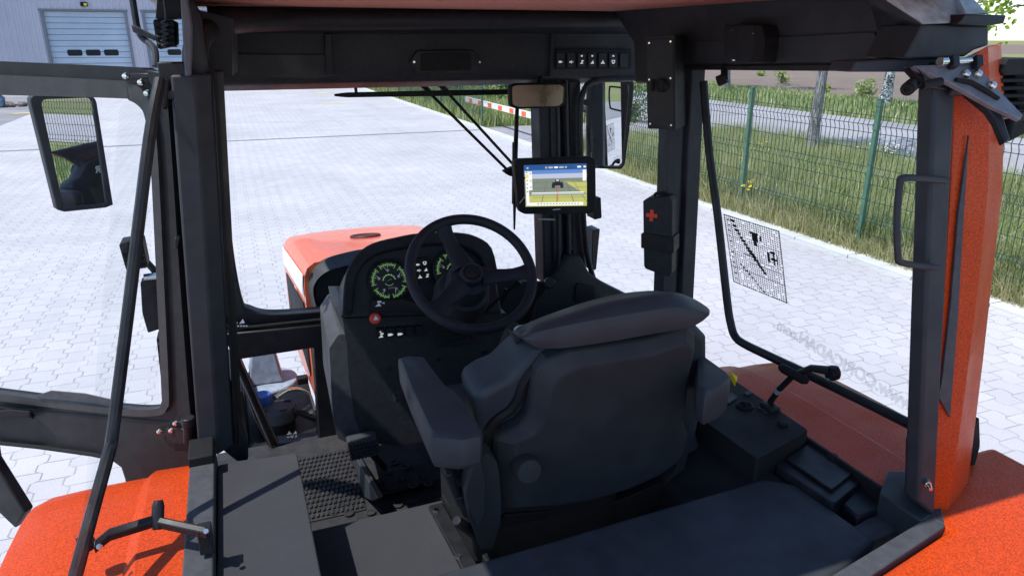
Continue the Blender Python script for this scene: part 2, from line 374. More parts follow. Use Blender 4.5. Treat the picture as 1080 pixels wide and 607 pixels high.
# front wall below the windscreen: left quarter window frame + right panel
mb = MB()
oo = PX([(236,352),(354,341),(358,470),(345,477),(288,480),(268,440)],'y',2.70); ii = PX([(253,379),(331,367),(336,461),(334,463),(293,468),(290,465)],'y',2.70)
mb.ring(oo, ii,(0,.07,0)); qf = mb.build('quarter_window', M_MET, T, .006)
mb = MB(); mb.prism(ii,(0,.003,0)); mb.build('pane', M_GLASS, qf)
mb = MB(); mb.tube(PX([(246,378),(288,474)],'y',2.69),.006,8); mb.tube(PX([(258,388),(294,468)],'y',2.692),.003,6); mb.build('seal', M_PLG, qf)
mb = MB()
for i,(x,y) in enumerate(((305,456),(311,455.5),(304,460.5),(308,460),(312,459.6))): quadicon(mb, A(x,y,'y',2.698),(1,0,0),(0,0,1),(4,3,1,5,2)[i],.018 if i<2 else .012)
mb.build('marking', M_WHT, qf)
mb = MB(); mb.prism([V((.16,2.64,1.0)),V((.80,2.64,1.0)),V((.80,2.64,1.66)),V((.32,2.64,1.60)),V((.16,2.64,1.55))],(0,.05,0)); mb.build('front_wall', M_PL, T, .006)
mb = MB(); mb.prism(rounded(PX([(500,292),(560,297),(604,300),(604,385),(500,385)],'y',2.63),.1,3),(0,.03,0)); mb.build('kick_panel', M_PL, T, .006)
mb = MB(); mb.prism(PX([(227,405),(233,398),(240,400),(262,470),(262,485),(250,487),(229,470)],'y',1.90),(0,.08,0)); mb.build('sill_bracket', M_PL, T, .005)

# ---- floor, steps, left side box, sill
mb = MB(); mb.box((0,1.85,1.18),(1.62,1.75,.06)); flr = mb.build('floor', M_FLOOR, T, .004)
mb = MB()
mq = [A(x,y,'z',1.218) for x,y in ((308,478),(352,472),(372,520),(360,528),(331,541))]
for i in range(12):
    for j in range(14):
        c = V((-.520+i*.0165+(j%2)*.008, 2.17+j*.029, 1.219))
        mb.box(c, (.0085,.020,.008))
mb.prism([V((-.535,2.15,1.212)),V((-.325,2.15,1.212)),V((-.325,2.58,1.212)),V((-.535,2.58,1.212))],(0,0,.003))
mb.build('floor_mat', M_FLOOR, flr, .001)
mb = MB(); mb.prism([A(x,y,'z',1.24) for x,y in ((380,486),(430,474),(470,505),(392,526))],(0,0,.012)); 
for px,py in ((400,508),(408,498),(414,514),(422,505),(428,493),(436,512),(444,503),(452,510),(401,519),(416,488)):
    c = A(px,py,'z',1.254)
    mb.lathe(c,(0,0,1),[(.018,0),(.018,.006),(.011,.006),(.011,.0005)],14)
mb.build('foot_plate', M_FLOOR, flr, .002)
mb = MB()
for px,py in ((360,534),(372,531),(352,540),(374,521),(391,540),(405,536),(420,532),(435,528),(449,524),(463,520),(368,541),(380,548)):
    c = A(px,py,'z',1.215); mb.lathe(c,(0,0,1),[(.017,0),(.017,.003),(.012,.003),(.012,.0005)],14)
mb.build('mat_studs', M_FLOOR, flr, .0)
# the accelerator pedal with its bracket
mb = MB(); mb.prism(rounded([A(x,y,'y',2.05) for x,y in ((366,468),(398,461),(402,478),(370,486))],.15,3),(0,.03,.012))
u = (A(398,461,'y',2.05)-A(366,468,'y',2.05))/9; w = (A(370,486,'y',2.05)-A(366,468,'y',2.05))/5; o0 = A(366,468,'y',2.047)
for i in range(9):
    for j in range(5): mb.box(o0+u*(i+.5)+w*(j+.5),(abs(u.x)*.7,.01,abs(w.z)*.7))
pd = mb.build('pedal', M_PIL, T, .0015)
mb = MB(); mb.prism([A(x,y,'x',-.32) for x,y in ((354,450),(362,458),(398,525),(392,528),(384,524),(356,470))],(.02,0,0)); mb.build('bracket', M_PIL, pd, .003)
for p in ((359,467),):
    mb = MB(); c = A(*p,'x',-.325); mb.cyl(c,c+V((-.006,0,0)),.007,.006,12); mb.build('bolt', M_CHR, pd)
mb = MB(); mb.tube([A(392,478,'y',2.09),A(405,492,'y',2.18)],.012,8); mb.build('arm', M_RUB, pd)
# centre block behind the floor (seat base step)
mb = MB(); mb.prism([V((-.545,.88,1.50)),V((-.545,1.715,1.50)),V((-.14,1.722,1.50)),V((.66,1.722,1.50)),V((.66,.88,1.50))],(0,0,-.30)); ck = mb.build('rear_step', M_TRIM, T, .012, 3)
mb = MB(); mb.prism([A(x,y,'z',1.502) for x,y in ((452,537),(466,533),(508,607),(492,612))],(0,0,.014)); sr = mb.build('seat_rail', M_MET, ck, .003)
mb = MB(); mb.prism([A(x,y,'z',1.502) for x,y in ((466,533),(480,531),(530,607),(514,607))],(0,0,.04)); mb.build('runner', M_RUB, sr, .003)
for p in ((460,538.5),(483,587)):
    mb = MB(); c = A(*p,'z',1.516); mb.cyl(c,c+V((0,0,.006)),.0085,.0075,6); mb.build('bolt', M_CHR, sr)
# left side box
mb = MB(); mb.prism(rounded([V((-.745,.85,1.70)),V((-.745,1.80,1.70)),V((-.545,1.785,1.70)),V((-.54,.85,1.70))],.06,4),(0,0,-.5)); mb.build('side_box', M_TRIM, T, .022, 4)
mb = MB(); mb.tube([V((-.536,1.5,1.47)),V((-.536,1.38,1.43))],.006,6); mb.box((-.53,1.50,1.40),(.016,.03,.05)); mb.build('buckle', M_RUB, T, .003)
# left sill bar
mb = MB(); mb.prism([V((-.806,.75,1.735)),V((-.806,1.86,1.735)),V((-.747,1.86,1.735)),V((-.747,.75,1.735))],(0,0,-.25)); ls = mb.build('side_sill', M_PLG, T, .004)
mb = MB(); mb.box((-.777,1.80,1.745),(.06,.10,.03)); mb.build('foot_block', M_RUB, ls, .004)

# ---- dashboard
nD = V((0,1,-.42)); pD = (0,2.15,1.80)
def D(pts, off=0.0): return PP(pts, (0,2.111+off,1.80), nD)
mb = MB()
out = smooth_path(D([(362,335),(364,300),(368,284),(378,268),(394,257),(418,251),(445,247),(480,246),(500,251),(516,262),(522,285),(530,330)],.0),3)
mb.prism(out,(0,.20,-.10)); dash = mb.build('dashboard', M_PL, T, .01, 3)
# visor rim round the panel
mb = MB()
o2 = smooth_path(D([(361,330),(363,300),(367,283),(377,267),(393,256),(418,249.5),(445,245),(482,244.5),(503,249),(519,261),(526,290)],-.055),3)
i2 = smooth_path(D([(372,330),(374,303),(378,288),(386,276),(400,267),(420,262),(445,258),(478,257),(495,262),(508,272),(515,295)],-.035),3)
mb.loft([[a,b,b+V((0,.055,-.03)),a+V((0,.07,-.04))] for a,b in zip(o2,i2)]); mb.build('visor', M_PL, dash, .006, 3)
# lower fascia
mb = MB()
lf = [(361,336),(534,330),(537,338),(533,375),(527,395),(505,455),(420,470),(384,466),(374,440),(368,400),(366,365),(362,340)]
mb.prism(rounded(PP(lf,(0,2.15,1.80),(0,1,-.12)),.1,3),(0,.34,0)); mb.build('lower_fascia', M_PL, dash, .012, 3)
mb = MB()      # left side cover, its lit face put into a paler grey
sc1 = [A(x,y,'x',-.405) for x,y in ((347,366),(356,352),(366,350))]
mb.loft([rounded(PP([(347,367),(357,352),(372,352),(376,400),(384,450),(374,470),(356,462),(351,438)],(0,2.155,1.80),(0,1,-.12)),.15,3), [p+V((.02,.40,0)) for p in rounded(PP([(347,367),(357,352),(372,352),(376,400),(384,450),(374,470),(356,462),(351,438)],(0,2.155,1.80),(0,1,-.12)),.15,3)]])
mb.build('side_cover', M_PLG, dash, .012, 3)
for p in ((411,388.5),(463,379),(511,371),(526,370)):
    mb = MB(); c = AP(*p,(0,2.148,1.80),(0,1,-.12)); mb.lathe(c,(0,-1,.1),[(.007,0),(.007,.004),(.004,.004),(.004,.001)],12); mb.build('screw', M_MET, dash)
# gauges
def gauge(px, py, rad):
    c = AP(px,py,(0,2.0890,1.80),nD); u = V((1,0,0)); w = V((0,.387,.922)); nn = V((0,-.922,.387))
    mb = MB(); mb.lathe(c,nn,[(.0,0),(rad*1.02,0),(rad*1.1,.008),(rad*1.14,.006),(rad*1.16,-.006)],40); mb.use(1)
    def q(r0,r1,a0,a1): 
        k = max(2,int((a1-a0)/.12))
        for i in range(k):
            b0=a0+(a1-a0)*i/k; b1=a0+(a1-a0)*(i+1)/k
            mb.poly([c+nn*.0012+(u*math.cos(b)+w*math.sin(b))*r*rad for r,b in ((r0,b0),(r1,b0),(r1,b1),(r0,b1))])
    for kk in range(5):
        mb.use(1); m0 = math.radians(90+72*kk); q(.86,.885,m0-.48,m0+.48)
        for t in range(9):
            a = m0-.48+.96*t/8; q(.70 if t%4==0 else .78,.97 if t%2==0 else .92,a-.016,a+.016)
        cc = c+nn*.0012+(u*math.cos(m0)+w*math.sin(m0))*rad*.56
        mb.use(2); mb.poly([cc+(u*math.cos(b)+w*math.sin(b))*rad*.08 for b in [2*math.pi*i/10 for i in range(10)]]); mb.use(1)
        a2 = m0+.25; mb.use(2); d=(u*math.cos(a2)+w*math.sin(a2)); e=(u*-math.sin(a2)+w*math.cos(a2)); mb.use(2)
    mb.use(3)
    for kk in range(5):
        m0 = math.radians(90+72*kk); a2 = m0+(.3,-.2,.1,-.35,.25)[kk]; d=u*math.cos(a2)+w*math.sin(a2); e=u*-math.sin(a2)+w*math.cos(a2); b_=(u*math.cos(m0)+w*math.sin(m0))*rad*.50
        mb.poly([c+nn*.0022+b_-e*rad*.03,c+nn*.0022+b_+e*rad*.03,c+nn*.0022+d*rad*.82])
    mb.use(1); q(.30,.335,.2,2.95); q(.24,.26,3.6,5.6)
    for t in range(7): a=.2+2.75*t/6; q(.30,.39,a-.03,a+.03)
    mb.use(2); mb.poly([c+nn*.0013+u*x*rad+w*y*rad for x,y in ((-.22,-.02),(.12,.10),(.14,.06))])
    for x in (-.1,0,.1,.2): mb.poly([c+nn*.0013+u*(x+a)*rad+w*(-.42+b)*rad for a,b in ((0,0),(.06,0),(.06,.07),(0,.07))])
    return mb.build('gauge', [M_INK, M_GRN_L, M_GRY, M_WHT], dash)
gauge(410.5,296,.0605); gauge(478,284,.0605)
mb = MB(); mb.prism(rounded(D([(434,274),(451,271),(456,297),(438,302)],-.020),.1,2),(0,.01,0)); mb.use(1)
for i,(x,y) in enumerate(((441,279),(448,277.5),(442,285),(449,284),(443,291.5),(450.5,290.5))): quadicon(mb, AP(x,y,(0,2.0880,1.80),nD),(1,0,0),(0,.387,.922),(0,5,1,3,4,2)[i],.013)
mb.build('indicator_panel', [M_RUB, M_WHT_L], dash)
# stalk left of the wheel
mb = MB(); mb.loft([[c+V((0,y,z)) for y,z in ((-.010,-s),(-.014,0),(-.010,s),(.006,s),(.010,0),(.006,-s))] for c,s in ((AP(391,322.5,(0,2.0610,1.80),nD),.022),(AP(405,322,(0,2.0510,1.80),nD),.022),(AP(425,320.5,(0,2.0410,1.80),nD),.021),(AP(448,325.5,(0,2.0210,1.80),nD),.013),(AP(475,325,(0,2.0110,1.80),nD),.010))])
st = mb.build('stalk', M_RUB, dash, .003)
mb = MB(); c = AP(399,320,(0,2.0340,1.80),nD); quadicon(mb,c,(1,0,-.05),(0,.2,.95),2,.022); quadicon(mb,c+V((.018,0,0)),(1,0,0),(0,.2,.95),1,.012); st2 = mb.build('stalk_marking', M_WHT, dash)
mb = MB(); c = AP(395.5,335.5,(0,2.0980,1.80),nD); mb.lathe(c,(0,-.92,.39),[(.018,-.004),(.018,.006),(.015,.010),(.002,.011)],24); mb.use(1)
u=V((1,0,0)); w=V((0,.387,.922)); nn=V((0,-.92,.39)); mb.poly([c+nn*.0118+u*x+w*y for x,y in ((-.008,-.006),(.010,-.006),(.001,.009))]); mb.build('hazard_button', [M_REDP, M_WHT], dash)
for i in range(5):
    x0 = 397.3+i*10.2; y0 = 346.8-i*.6
    mb = MB(); mb.prism(rounded(PP([(x0,y0),(x0+8,y0-.5),(x0+8.8,y0+10),(x0+.9,y0+10.5)],(0,2.132,1.80),(0,1,-.12)),.12,2),(0,.02,0))
    if i < 3:
        mb.use(1); cc = AP(x0+4.6,y0+6.6,(0,2.130,1.80),(0,1,-.12)); quadicon(mb,cc,(1,0,0),(0,.12,.99),(2,0,0)[i],.018)
        if i == 0: quadicon(mb,AP(x0+4,y0+2.6,(0,2.130,1.80),(0,1,-.12)),(1,0,0),(0,.12,.99),4,.007)
    mb.build('switch', [M_RUB, M_WHT_L], dash)
# column well under the wheel
mb = MB(); mb.prism(PP([(458,338),(500,333),(497,362),(464,366)],(0,2.128,1.80),(0,1,-.12)),(0,.03,0))
for i in range(4): mb.box(AP(480,343+i*5,(0,2.125,1.80),(0,1,-.12)),(.10,.008,.006))
mb.build('column_gaiter', M_RUB, dash, .004)
mb = MB(); mb.tube([A(512,328,'y',2.15),A(536,306,'y',2.10),A(548,296,'y',2.08)],[.005,.005,.012],10); mb.build('lever', M_RUB, dash)
mb = MB(); mb.tube([A(505,345,'y',2.2),A(530,318,'y',2.2),A(535,305,'y',2.2)],[.006,.005,.012],10); mb.build('lever', M_RUB, dash)

# ---- steering wheel
wc = A(498,287,'x',0.0)+V((0,0,0)); nw = V((0,-.707,.707)); wu = V((1,0,0)); ww = V((0,.707,.707))
mb = MB(); mb.torus(wc,wu,ww,.182,.0155,72,14)
sw_ = mb.build('steering_wheel', M_GRIP, T)
def on_wheel(px,py): return AP(px,py,wc,nw)
for px,py,w0,w1 in ((467,238,.026,.020),(563,286,.022,.020),(455,329,.026,.022)):
    e = on_wheel(px,py); d = (e-wc).normalized(); side = nw.cross(d); e = wc+d*.178; s0 = wc+d*.035-nw*.028
    secs=[]
    for t in range(7):
        t/=6; c = s0.lerp(e,t)-nw*(.01*math.sin(t*math.pi)); hw = w0+(w1-w0)*t+.012*(1-t)**3+ (.010*max(0,t-.75)*4)
        secs.append([c+side*hw*math.cos(a)+nw*(.010+.004*(1-t))*math.sin(a) for a in [2*math.pi*k/12 for k in range(12)]])
    mb = MB(); mb.loft(secs); mb.build('spoke', M_GRIP, sw_)
mb = MB(); mb.lathe(wc,nw,[(.006,-.12),(.062,-.12),(.066,-.06),(.060,-.045),(.056,-.035),(.036,-.028),(.034,-.004),(.030,.0),(.024,.0),(.022,-.003),(.004,-.004)],40); mb.build('hub', M_GRIP, sw_)
mb = MB(); mb.lathe(wc,nw,[(.0215,-.003),(.0215,.003),(.018,.006),(.002,.007)],28); mb.build('cap', M_RUB, sw_)
mb = MB(); mb.lathe(wc+V((0,.09,-.085)),nw,[(.01,-.11),(.082,-.11),(.088,-.03),(.078,.015),(.05,.03),(.02,.03)],32); mb.build('column_shroud', M_PL, sw_)

# ---- seat
nS = V((0,1,.22)); 
def S(pts, off=0.0): return PP(pts, (0,1.28+off,2.10), nS)
seat_base = MB()
seat_base.prism(rounded([V((-.20,1.45,1.80)),V((.27,1.45,1.80)),V((.28,1.80,1.83)),V((-.21,1.80,1.83))],.2,4),(0,0,-.13))
seat = seat_base.build('driver_seat', M_CUSH, T, .03, 4)
mb = MB(); mb.prism(rounded([V((-.17,1.41,1.68)),V((.24,1.41,1.68)),V((.24,1.74,1.68)),V((-.17,1.74,1.68))],.1,3),(0,0,-.17)); 
mb.build('suspension', M_RUB, seat, .025, 4)
shell = [(591,380),(603,374.5),(640,369),(690,361),(720,351),(730,349),(737,356),(738,366),(731,395),(729,420),(724,445),(729,462),(726,480),(718,491),(700,504),(665,520),(620,534),(575,541),(528,543.5),(526.5,520),(525.5,490),(526,470),(533,463),(550,455),(559,444),(563,430),(567,408),(572,395),(581,385)]
mb = MB(); sp_ = S(shell)
cen = sum(sp_, V())/len(sp_)
def inset(p, k): return cen+V(((p.x-cen.x)*k,(p.y-cen.y)*k,(p.z-cen.z)*k))
mb.loft([[inset(p,.885)+V((.010,-.004,-.008)) for p in sp_], [p+V((0,.020,.004)) for p in sp_], [p+V((0,.045,.008)) for p in sp_],[inset(p,.97)+V((0,.075,.012)) for p in sp_]])
bk = mb.build('backrest_shell', M_VIN, seat, .006, 3, angle=24)
# bolster / cushion ahead of the shell, separated by a dark gap
cush = [(497,432),(496,420),(499,413),(511,405),(528,398),(546,381),(562,366),(600,352),(700,338),(733,343),(744,352),(744,375),(737,400),(738,430),(733,455),(737,470),(730,492),(700,512),(640,530),(560,545),(515,545),(508,500),(503,470)]
mb = MB(); cp_ = S(cush,.075); cc = sum(cp_,V())/len(cp_)
mb.loft([[cc+(p-cc)*.93+V((0,-.02,0)) for p in cp_],[cc+(p-cc)*.99+V((0,-.008,0)) for p in cp_],[cc+(p-cc)*1.0+V((0,.05,.01)) for p in cp_],[cc+(p-cc)*.97+V((0,.10,.02)) for p in cp_],[cc+(p-cc)*.72+V((0,.115,.02)) for p in cp_],[cc+(p-cc)*.60+V((0,.095,.02)) for p in cp_]])
mb.build('backrest', M_CUSH, seat, .008, 3, angle=60)
mb = MB(); g = S([(595,371),(578,378),(562,390),(553,402),(547,418),(538,431),(524,441),(516,452),(513,470),(514,482)],.055); mb.tube(smooth_path(g,4),.014,8); mb.build('gap_shade', M_RUB, seat)  # black tube added as the shade in the gap beside the shell
# headrest: broad lens-shaped pad
tip_l = S([(550,356)],.03)[0]; tip_r = S([(748.5,330.5)],.03)[0]
tops = S([(550,356),(558,347.5),(575,340),(600,331),(630,321),(660,313.5),(690,309.5),(712,310),(730,319),(742,327),(748.5,330.5)],.10)
mids = S([(551,357),(556,360),(566,366),(590,367),(620,363.5),(655,358),(688,352),(710,348.5),(727,345.5),(740,339),(748,332)],-.012)
ups  = S([(550,354.5),(557,352),(572,348.5),(598,343),(628,337),(658,332),(688,327),(711,324),(729,325),(742,328),(748.5,330.5)],-.005)
TT = smooth_path(tops,4); MM = smooth_path(mids,4); UU = smooth_path(ups,4); n_ = len(TT); mb = MB(); secs = []
for i in range(n_):
    a, m_, u_ = TT[i], MM[i], UU[i]; t = i/(n_-1); k = max(.03, min(1, (1-abs(2*t-1)**4)**.5)); up_ = V((0,-.35,.94))
    arc = [u_.lerp(a,q)+up_*(.020*k*math.sin(math.pi*min(1,q*.98))) for q in (0,.15,.3,.45,.6,.75,.9,1.0)]
    fr = a+V((0,.085*k,-.035*k)); bt = m_+V((0,.15*k,-.02*k))
    secs.append([m_, m_.lerp(u_,.33)+V((0,-.005,0))*k, m_.lerp(u_,.66)+V((0,-.005,0))*k]+arc+[a.lerp(fr,.5)+V((0,.012,.006))*k, fr, fr+V((0,.004,-.05))*k, bt])
mb.loft(secs); hr = mb.build('headrest', M_CUSH, seat, .004, 2, angle=60)
tm = Matrix.Translation(V((.20,1.505,2.065))) @ Matrix.Rotation(math.pi,4,'Z') @ Matrix.Rotation(math.radians(78),4,'X')
text_mesh('GRAMMER', .050, M_WHT, 'lettering', seat, tm, .002)
# recline knob on the shell
kc = S([(551,489)],-.004)[0]; ax = V((0,-1,.12)).normalized()
mb = MB(); mb.lathe(kc-ax*.004,ax,[(.031,0),(.031,.042),(.028,.048),(.02,.050),(.002,.050)],32); mb.build('recline_knob', M_VIN, seat)
# side hinge covers
for pts,off in (([(492,522),(497,503),(503,486),(514,478),(524,486),(527,500),(529,530),(528,552),(520,578),(507,578),(500,560),(494,540)],-.02),([(716,452),(722,452),(727,462),(726,478),(720,502),(708,524),(697,532),(700,512),(712,495),(718,475)],.02)):
    q = S(pts,off); mb = MB(); mb.prism(rounded(q,.2,3),(0,.05,.01)); hc = mb.build('hinge_cover', M_VIN, seat, .008, 3)
mb = MB(); q = S([(491,520),(500,488),(507,483),(512,510),(511,540),(505,556),(494,535)],-.035); mb.prism(rounded(q,.2,3),(0,.02,0)); mb.build('pivot_cover', M_VIN, seat, .006, 3)
mb = MB()
for a,b,r in (((474,497),(486,530),.012),((484,520),(494,540),.016),((478,505),(494,512),.010),((481,548),(500,562),.014)):
    mb.tube(S([a,b],.03),r,8)
mb.build('hinge_linkage', M_MET, seat, .003)
mb = MB(); mb.prism(rounded(S([(530,543),(640,533),(700,508),(706,524),(668,548),(600,570),(530,582)],.02),.1,3),(0,.04,0)); mb.build('lower_cover', M_RUB, seat, .006)
# armrests
def armrest(z, top, drop, endw, name='armrest'):
    q = [A(x,y,'z',z) for x,y in top]; c = sum(q,V())/len(q)
    mb = MB(); mb.loft([[c+(p-c)*.90+V((0,0,.004)) for p in q],[c+(p-c)*.985+V((0,0,-.004)) for p in q],[p+V((0,0,-.018)) for p in q],[c+(p-c)*.98+V((0,0,-drop*.75)) for p in q],[c+(p-c)*.86+V((0,.0,-drop)) for p in q]])
    return mb.build(name, M_CUSH, seat, .008, 3, angle=50)
def rp(pts, r=.18, k=3):
    return [(p.x,p.y) for p in rounded([V((x,y,0)) for x,y in pts],r,k)]
armrest(2.0, rp([(419,376),(430,373),(445,374),(456,389),(470,407),(481,414),(490,424),(500,440),(509,453),(507,459),(488,463),(455,460),(448,445),(432,410)]), .085, .1)
armrest(2.0, rp([(734,372),(740,374),(768,394),(771,400),(761,409),(744,416),(734,408)]), .085, .1)
mb = MB(); mb.tube(S([(468,480),(488,508)],.05),.018,8); mb.build('armrest_bracket', M_MET, seat)
mb = MB(); c = A(424,417,'z',1.96); mb.cyl(c,c+V((-.02,-.005,0)),.012,.010,14); mb.build('armrest_knob', M_RUB, seat)
mb = MB(); c = A(772,402,'z',1.95); mb.prism([c+V((0,-.012,-.008)),c+V((.012,0,-.002)),c+V((0,.012,.008))],(.004,.0,.012)); mb.build('armrest_tab', M_YEL, seat)
# belt buckle left of the headrest
mb = MB(); mb.prism(rounded([A(x,y,'y',1.62) for x,y in ((532,372),(540,352),(549,345),(556,350),(550,372),(540,384))],.15,3),(0,.05,0)); bu = mb.build('belt_stalk', M_RUB, seat, .006)
mb = MB(); mb.box(A(548.5,348.5,'y',1.612),(.03,.012,.02)); mb.build('buckle', mat('orange highlight patch',(.45,.24,.10),.5), bu, .003)  # tan colour painted in for an orange highlight on the buckle

# ---- right console
mb = MB(); q = [A(x,y,'z',1.765) for x,y in ((722,374),(741,378),(853,453.5),(799,484),(716,424))]
mb.prism(rounded(q,.05,3),(0,0,-.35)); cons = mb.build('right_console', M_RUB, T, .012, 3)
mb = MB(); mb.prism(rounded([A(x,y,'z',1.715) for x,y in ((862,454),(923,495),(880,531),(817,490))],.08,3),(0,0,-.2)); mb.prism([A(x,y,'z',1.70) for x,y in ((850,452),(870,455),(816,495),(795,486))],(0,0,-.2)); bx_ = mb.build('storage_box', M_MET, cons, .010, 3)
mb = MB(); mb.prism(rounded([A(x,y,'z',1.718) for x,y in ((865,461),(909,492),(877,518),(829,485))],.05,3),(0,0,.006)); mb.build('lid', M_MET, bx_, .003)
mb = MB(); c = A(878.5,482.5,'z',1.724); mb.lathe(c,(0,0,1),[(.014,0),(.014,.006),(.010,.009),(.002,.009)],20); mb.build('lid_knob', M_RUB, bx_)
mb = MB(); mb.prism([A(x,y,'z',1.70) for x,y in ((920,495),(953,514),(946,530),(905,545),(888,530))],(0,0,-.2)); mb.build('rear_tray', M_MET, cons, .006)
mb = MB(); mb.prism([A(x,y,'z',1.715) for x,y in ((930,502),(953,514),(944,526),(922,512))],(0,0,-.06)); mb.build('tray_block', M_PL, cons, .004)
mb = MB(); c = A(785.5,428,'z',1.766); mb.lathe(c,(0,0,1),[(.024,0),(.024,.004),(.018,.006),(.016,.001),(.006,.001),(.006,.014),(.002,.015)],24); mb.build('joystick_socket', M_RUB, cons)
mb = MB(); c = A(826,447,'z',1.766); mb.lathe(c,(0,0,1),[(.015,0),(.015,.006),(.012,.009),(.002,.009)],20); mb.build('knob', M_RUB, cons)
for q_ in (((762,421),(771,414),(778,419),(769,426)),((784,415),(790,412),(794,414.5),(788,417.5))):
    mb = MB(); mb.prism([A(x,y,'z',1.767) for x,y in q_],(0,0,.003)); mb.build('blank_plate', M_PL, cons, .001)
mb = MB(); mb.loft([[V((.60,y,1.70)),V((.47,y,1.695)),V((.37,y,1.62)),V((.36,y,1.45)),V((.60,y,1.45))] for y in (1.18,1.95)]); mb.build('console_base', M_RUB, cons, .02, 3)

mb = MB(); mb.box((.749,1.45,1.66),(.008,.86,.15)); mb.build('console_edge', M_RUB, cons)
# rear shelf (passenger side)
mb = MB(); mb.prism(rounded([V((-.45,.86,1.70)),V((-.45,1.195,1.70)),V((.545,1.24,1.70)),V((.61,1.19,1.70)),V((.624,.955,1.70)),V((.44,.895,1.70))],.07,4),(0,0,-.055)); mb.build('rear_shelf', M_PIL, T, .014, 4)
# rear sill of the cab: inner foot plate and outer bar with a dark gap between
def ZP(pts, z): return [A(x,y,'z',z) for x,y in pts]
mb = MB(); mb.prism(ZP([(954,517),(979,530),(971,548),(924,568),(860,596),(800,622),(700,664),(690,640),(850,575),(907,551)],1.684),(0,0,-.05)); mb.build('sill_plate', M_PLG, T, .003)
mb = MB(); mb.prism(ZP([(981,543),(997,554),(917,607),(860,643),(800,682),(650,780),(600,760),(780,664),(880,604)],1.742),(0,0,-.10)); mb.build('rear_sill', M_PLG, T, .003)
mb = MB(); mb.prism(ZP([(936,496),(985,496),(997,553),(981,543),(972,549),(928,520)],1.744),(0,0,-.08)); mb.build('sill_foot', M_PIL, T, .003)
mb = MB(); mb.prism(PX([(972,470),(970,545),(986,548),(987,470)],'y',1.0),(0,.045,0)); mb.build('pillar_foot', M_PIL, T, .004)

# ---- rear right pillar (black inner, orange outer)
mb = MB(); mb.prism(R([(986,78),(1009,78),(986,545),(969,530)],-.022),(0,.040,0)); rp_ = mb.build('rear_pillar', M_PIL, T, .007)
mb = MB(); c = R([(977,507)],-.024)[0]; mb.cyl(c,c+V((-.008,-.012,0)),.008,.0075,6); mb.cyl(c+V((-.008,-.012,0)),c+V((-.017,-.026,0)),.0055,.004,12); mb.build('bolt', M_CHR, rp_)
g = R([(999,190),(955,187.5),(949,195),(946,230),(947,268),(952,277),(988,282)],-.034); mb = MB(); mb.tube(smooth_path(g,5),.0068,10); mb.build('grab_handle', M_PIL, T)
op = [(1028,50),(1056,47),(1062,150),(1054,235),(1043,325),(1031,440),(1016,557),(994,558),(983,545),(985,430),(995,260),(1005,100)]
front = R(op,-.008)
mb = MB()
fl = R([(1028,50),(1043,49),(1047,150),(1039,235),(1027,325),(1012,440),(998,558),(994,558),(983,545),(985,430),(995,260),(1005,100)],-.010)
bk2 = [p+V((.012,.10,0)) for p in R(op,.0)]
L_ = R([(1007,70),(1007,100),(1003,200),(997,300),(991,380),(985,460),(983,545)],-.008); Mx = R([(1042,48),(1044,100),(1042,200),(1033,290),(1022,380),(1010,470),(996,558)],-.014); Rt = R([(1056,47),(1060,110),(1057,205),(1047,290),(1037,380),(1026,470),(1015,557)],.045)
mb.loft([[a,b,c,c+V((.0,.02,0)),a+V((0,.025,0))] for a,b,c in zip(L_,Mx,Rt)])
orp = mb.build('outer_pillar', M_ORG, T, .0025, 2, angle=14)
mb = MB(); mb.prism(R([(1022,143),(1016,238),(1010,340),(1002,440),(990,418),(994,400),(1003,320),(1011,225)],-.0165),(0,.004,0)); mb.build('decal_stripe', M_PLG, orp)
# ---- rear window hinge bracket at the top of the right pillar
H0 = R([(993,68)],-.03)[0]
def H(pts, off=0.0): return PP(pts, H0+V((0,-.8*off,.6*off)), (0,.8,-.6))
hinge_m = mat('lit hinge grey',(.15,.16,.185),.5,bump=.1,scuff=.15)  # grey brightened to stand in for light falling on the plate
mb = MB(); mb.prism(H([(964,69),(993,68),(1030,57),(1034,72),(1054,95),(1079,121),(1077,126),(1047,112),(1022,98),(1004,88),(975,75)]),(0,.010,-.006)); hb = mb.build('window_hinge', hinge_m, T, .002)
mb = MB(); mb.prism(R([(966,70),(1004,88),(1022,98),(1005,96),(985,93),(974,94),(972,88),(976,82)],-.032),(0,.03,0)); mb.build('flange', M_MET, hb, .002)
mb = MB(); mb.prism(H([(1005,96),(1021,97),(1044,116),(1052,128),(1061,150),(1066,147),(1058,122),(1040,104),(1022,92),(1003,88)],-.012),(0,.012,-.01)); mb.build('curved_arm', M_MET, hb, .003)
for x in (1001.5,1026.5):
    mb = MB(); mb.prism(rounded(H([(x-4,62),(x+4,62),(x+5,74),(x-2,74)],.003),.2,2),(0,-.012,.009)); mb.build('lug', M_MET, hb, .002)
mb = MB(); a,b = H([(1005,65),(1023,64)],.010); mb.cyl(a,b,.0065,None,14); mb.build('hinge_pin', M_CHR, hb)
mb = MB(); a,b = H([(991,65.5),(998,65)],.010); mb.cyl(a,b,.0095,.0085,12); mb.build('nut', M_CHR, hb, .001)
for p in ((1017.5,79),(1030,79),(1045,91)):
    mb = MB(); c = H([p],.001)[0]; mb.lathe(c,(0,-.8,.6),[(.009,0),(.009,.004),(.006,.009),(.001,.010)],14); mb.build('bolt', M_CHR, hb)
mb = MB(); mb.tube(H([(1008,84),(1024,87),(1040,96),(1053,104)],.004),[.004,.0055,.0055,.004],8); mb.build('spring_clip', M_RUB, hb)
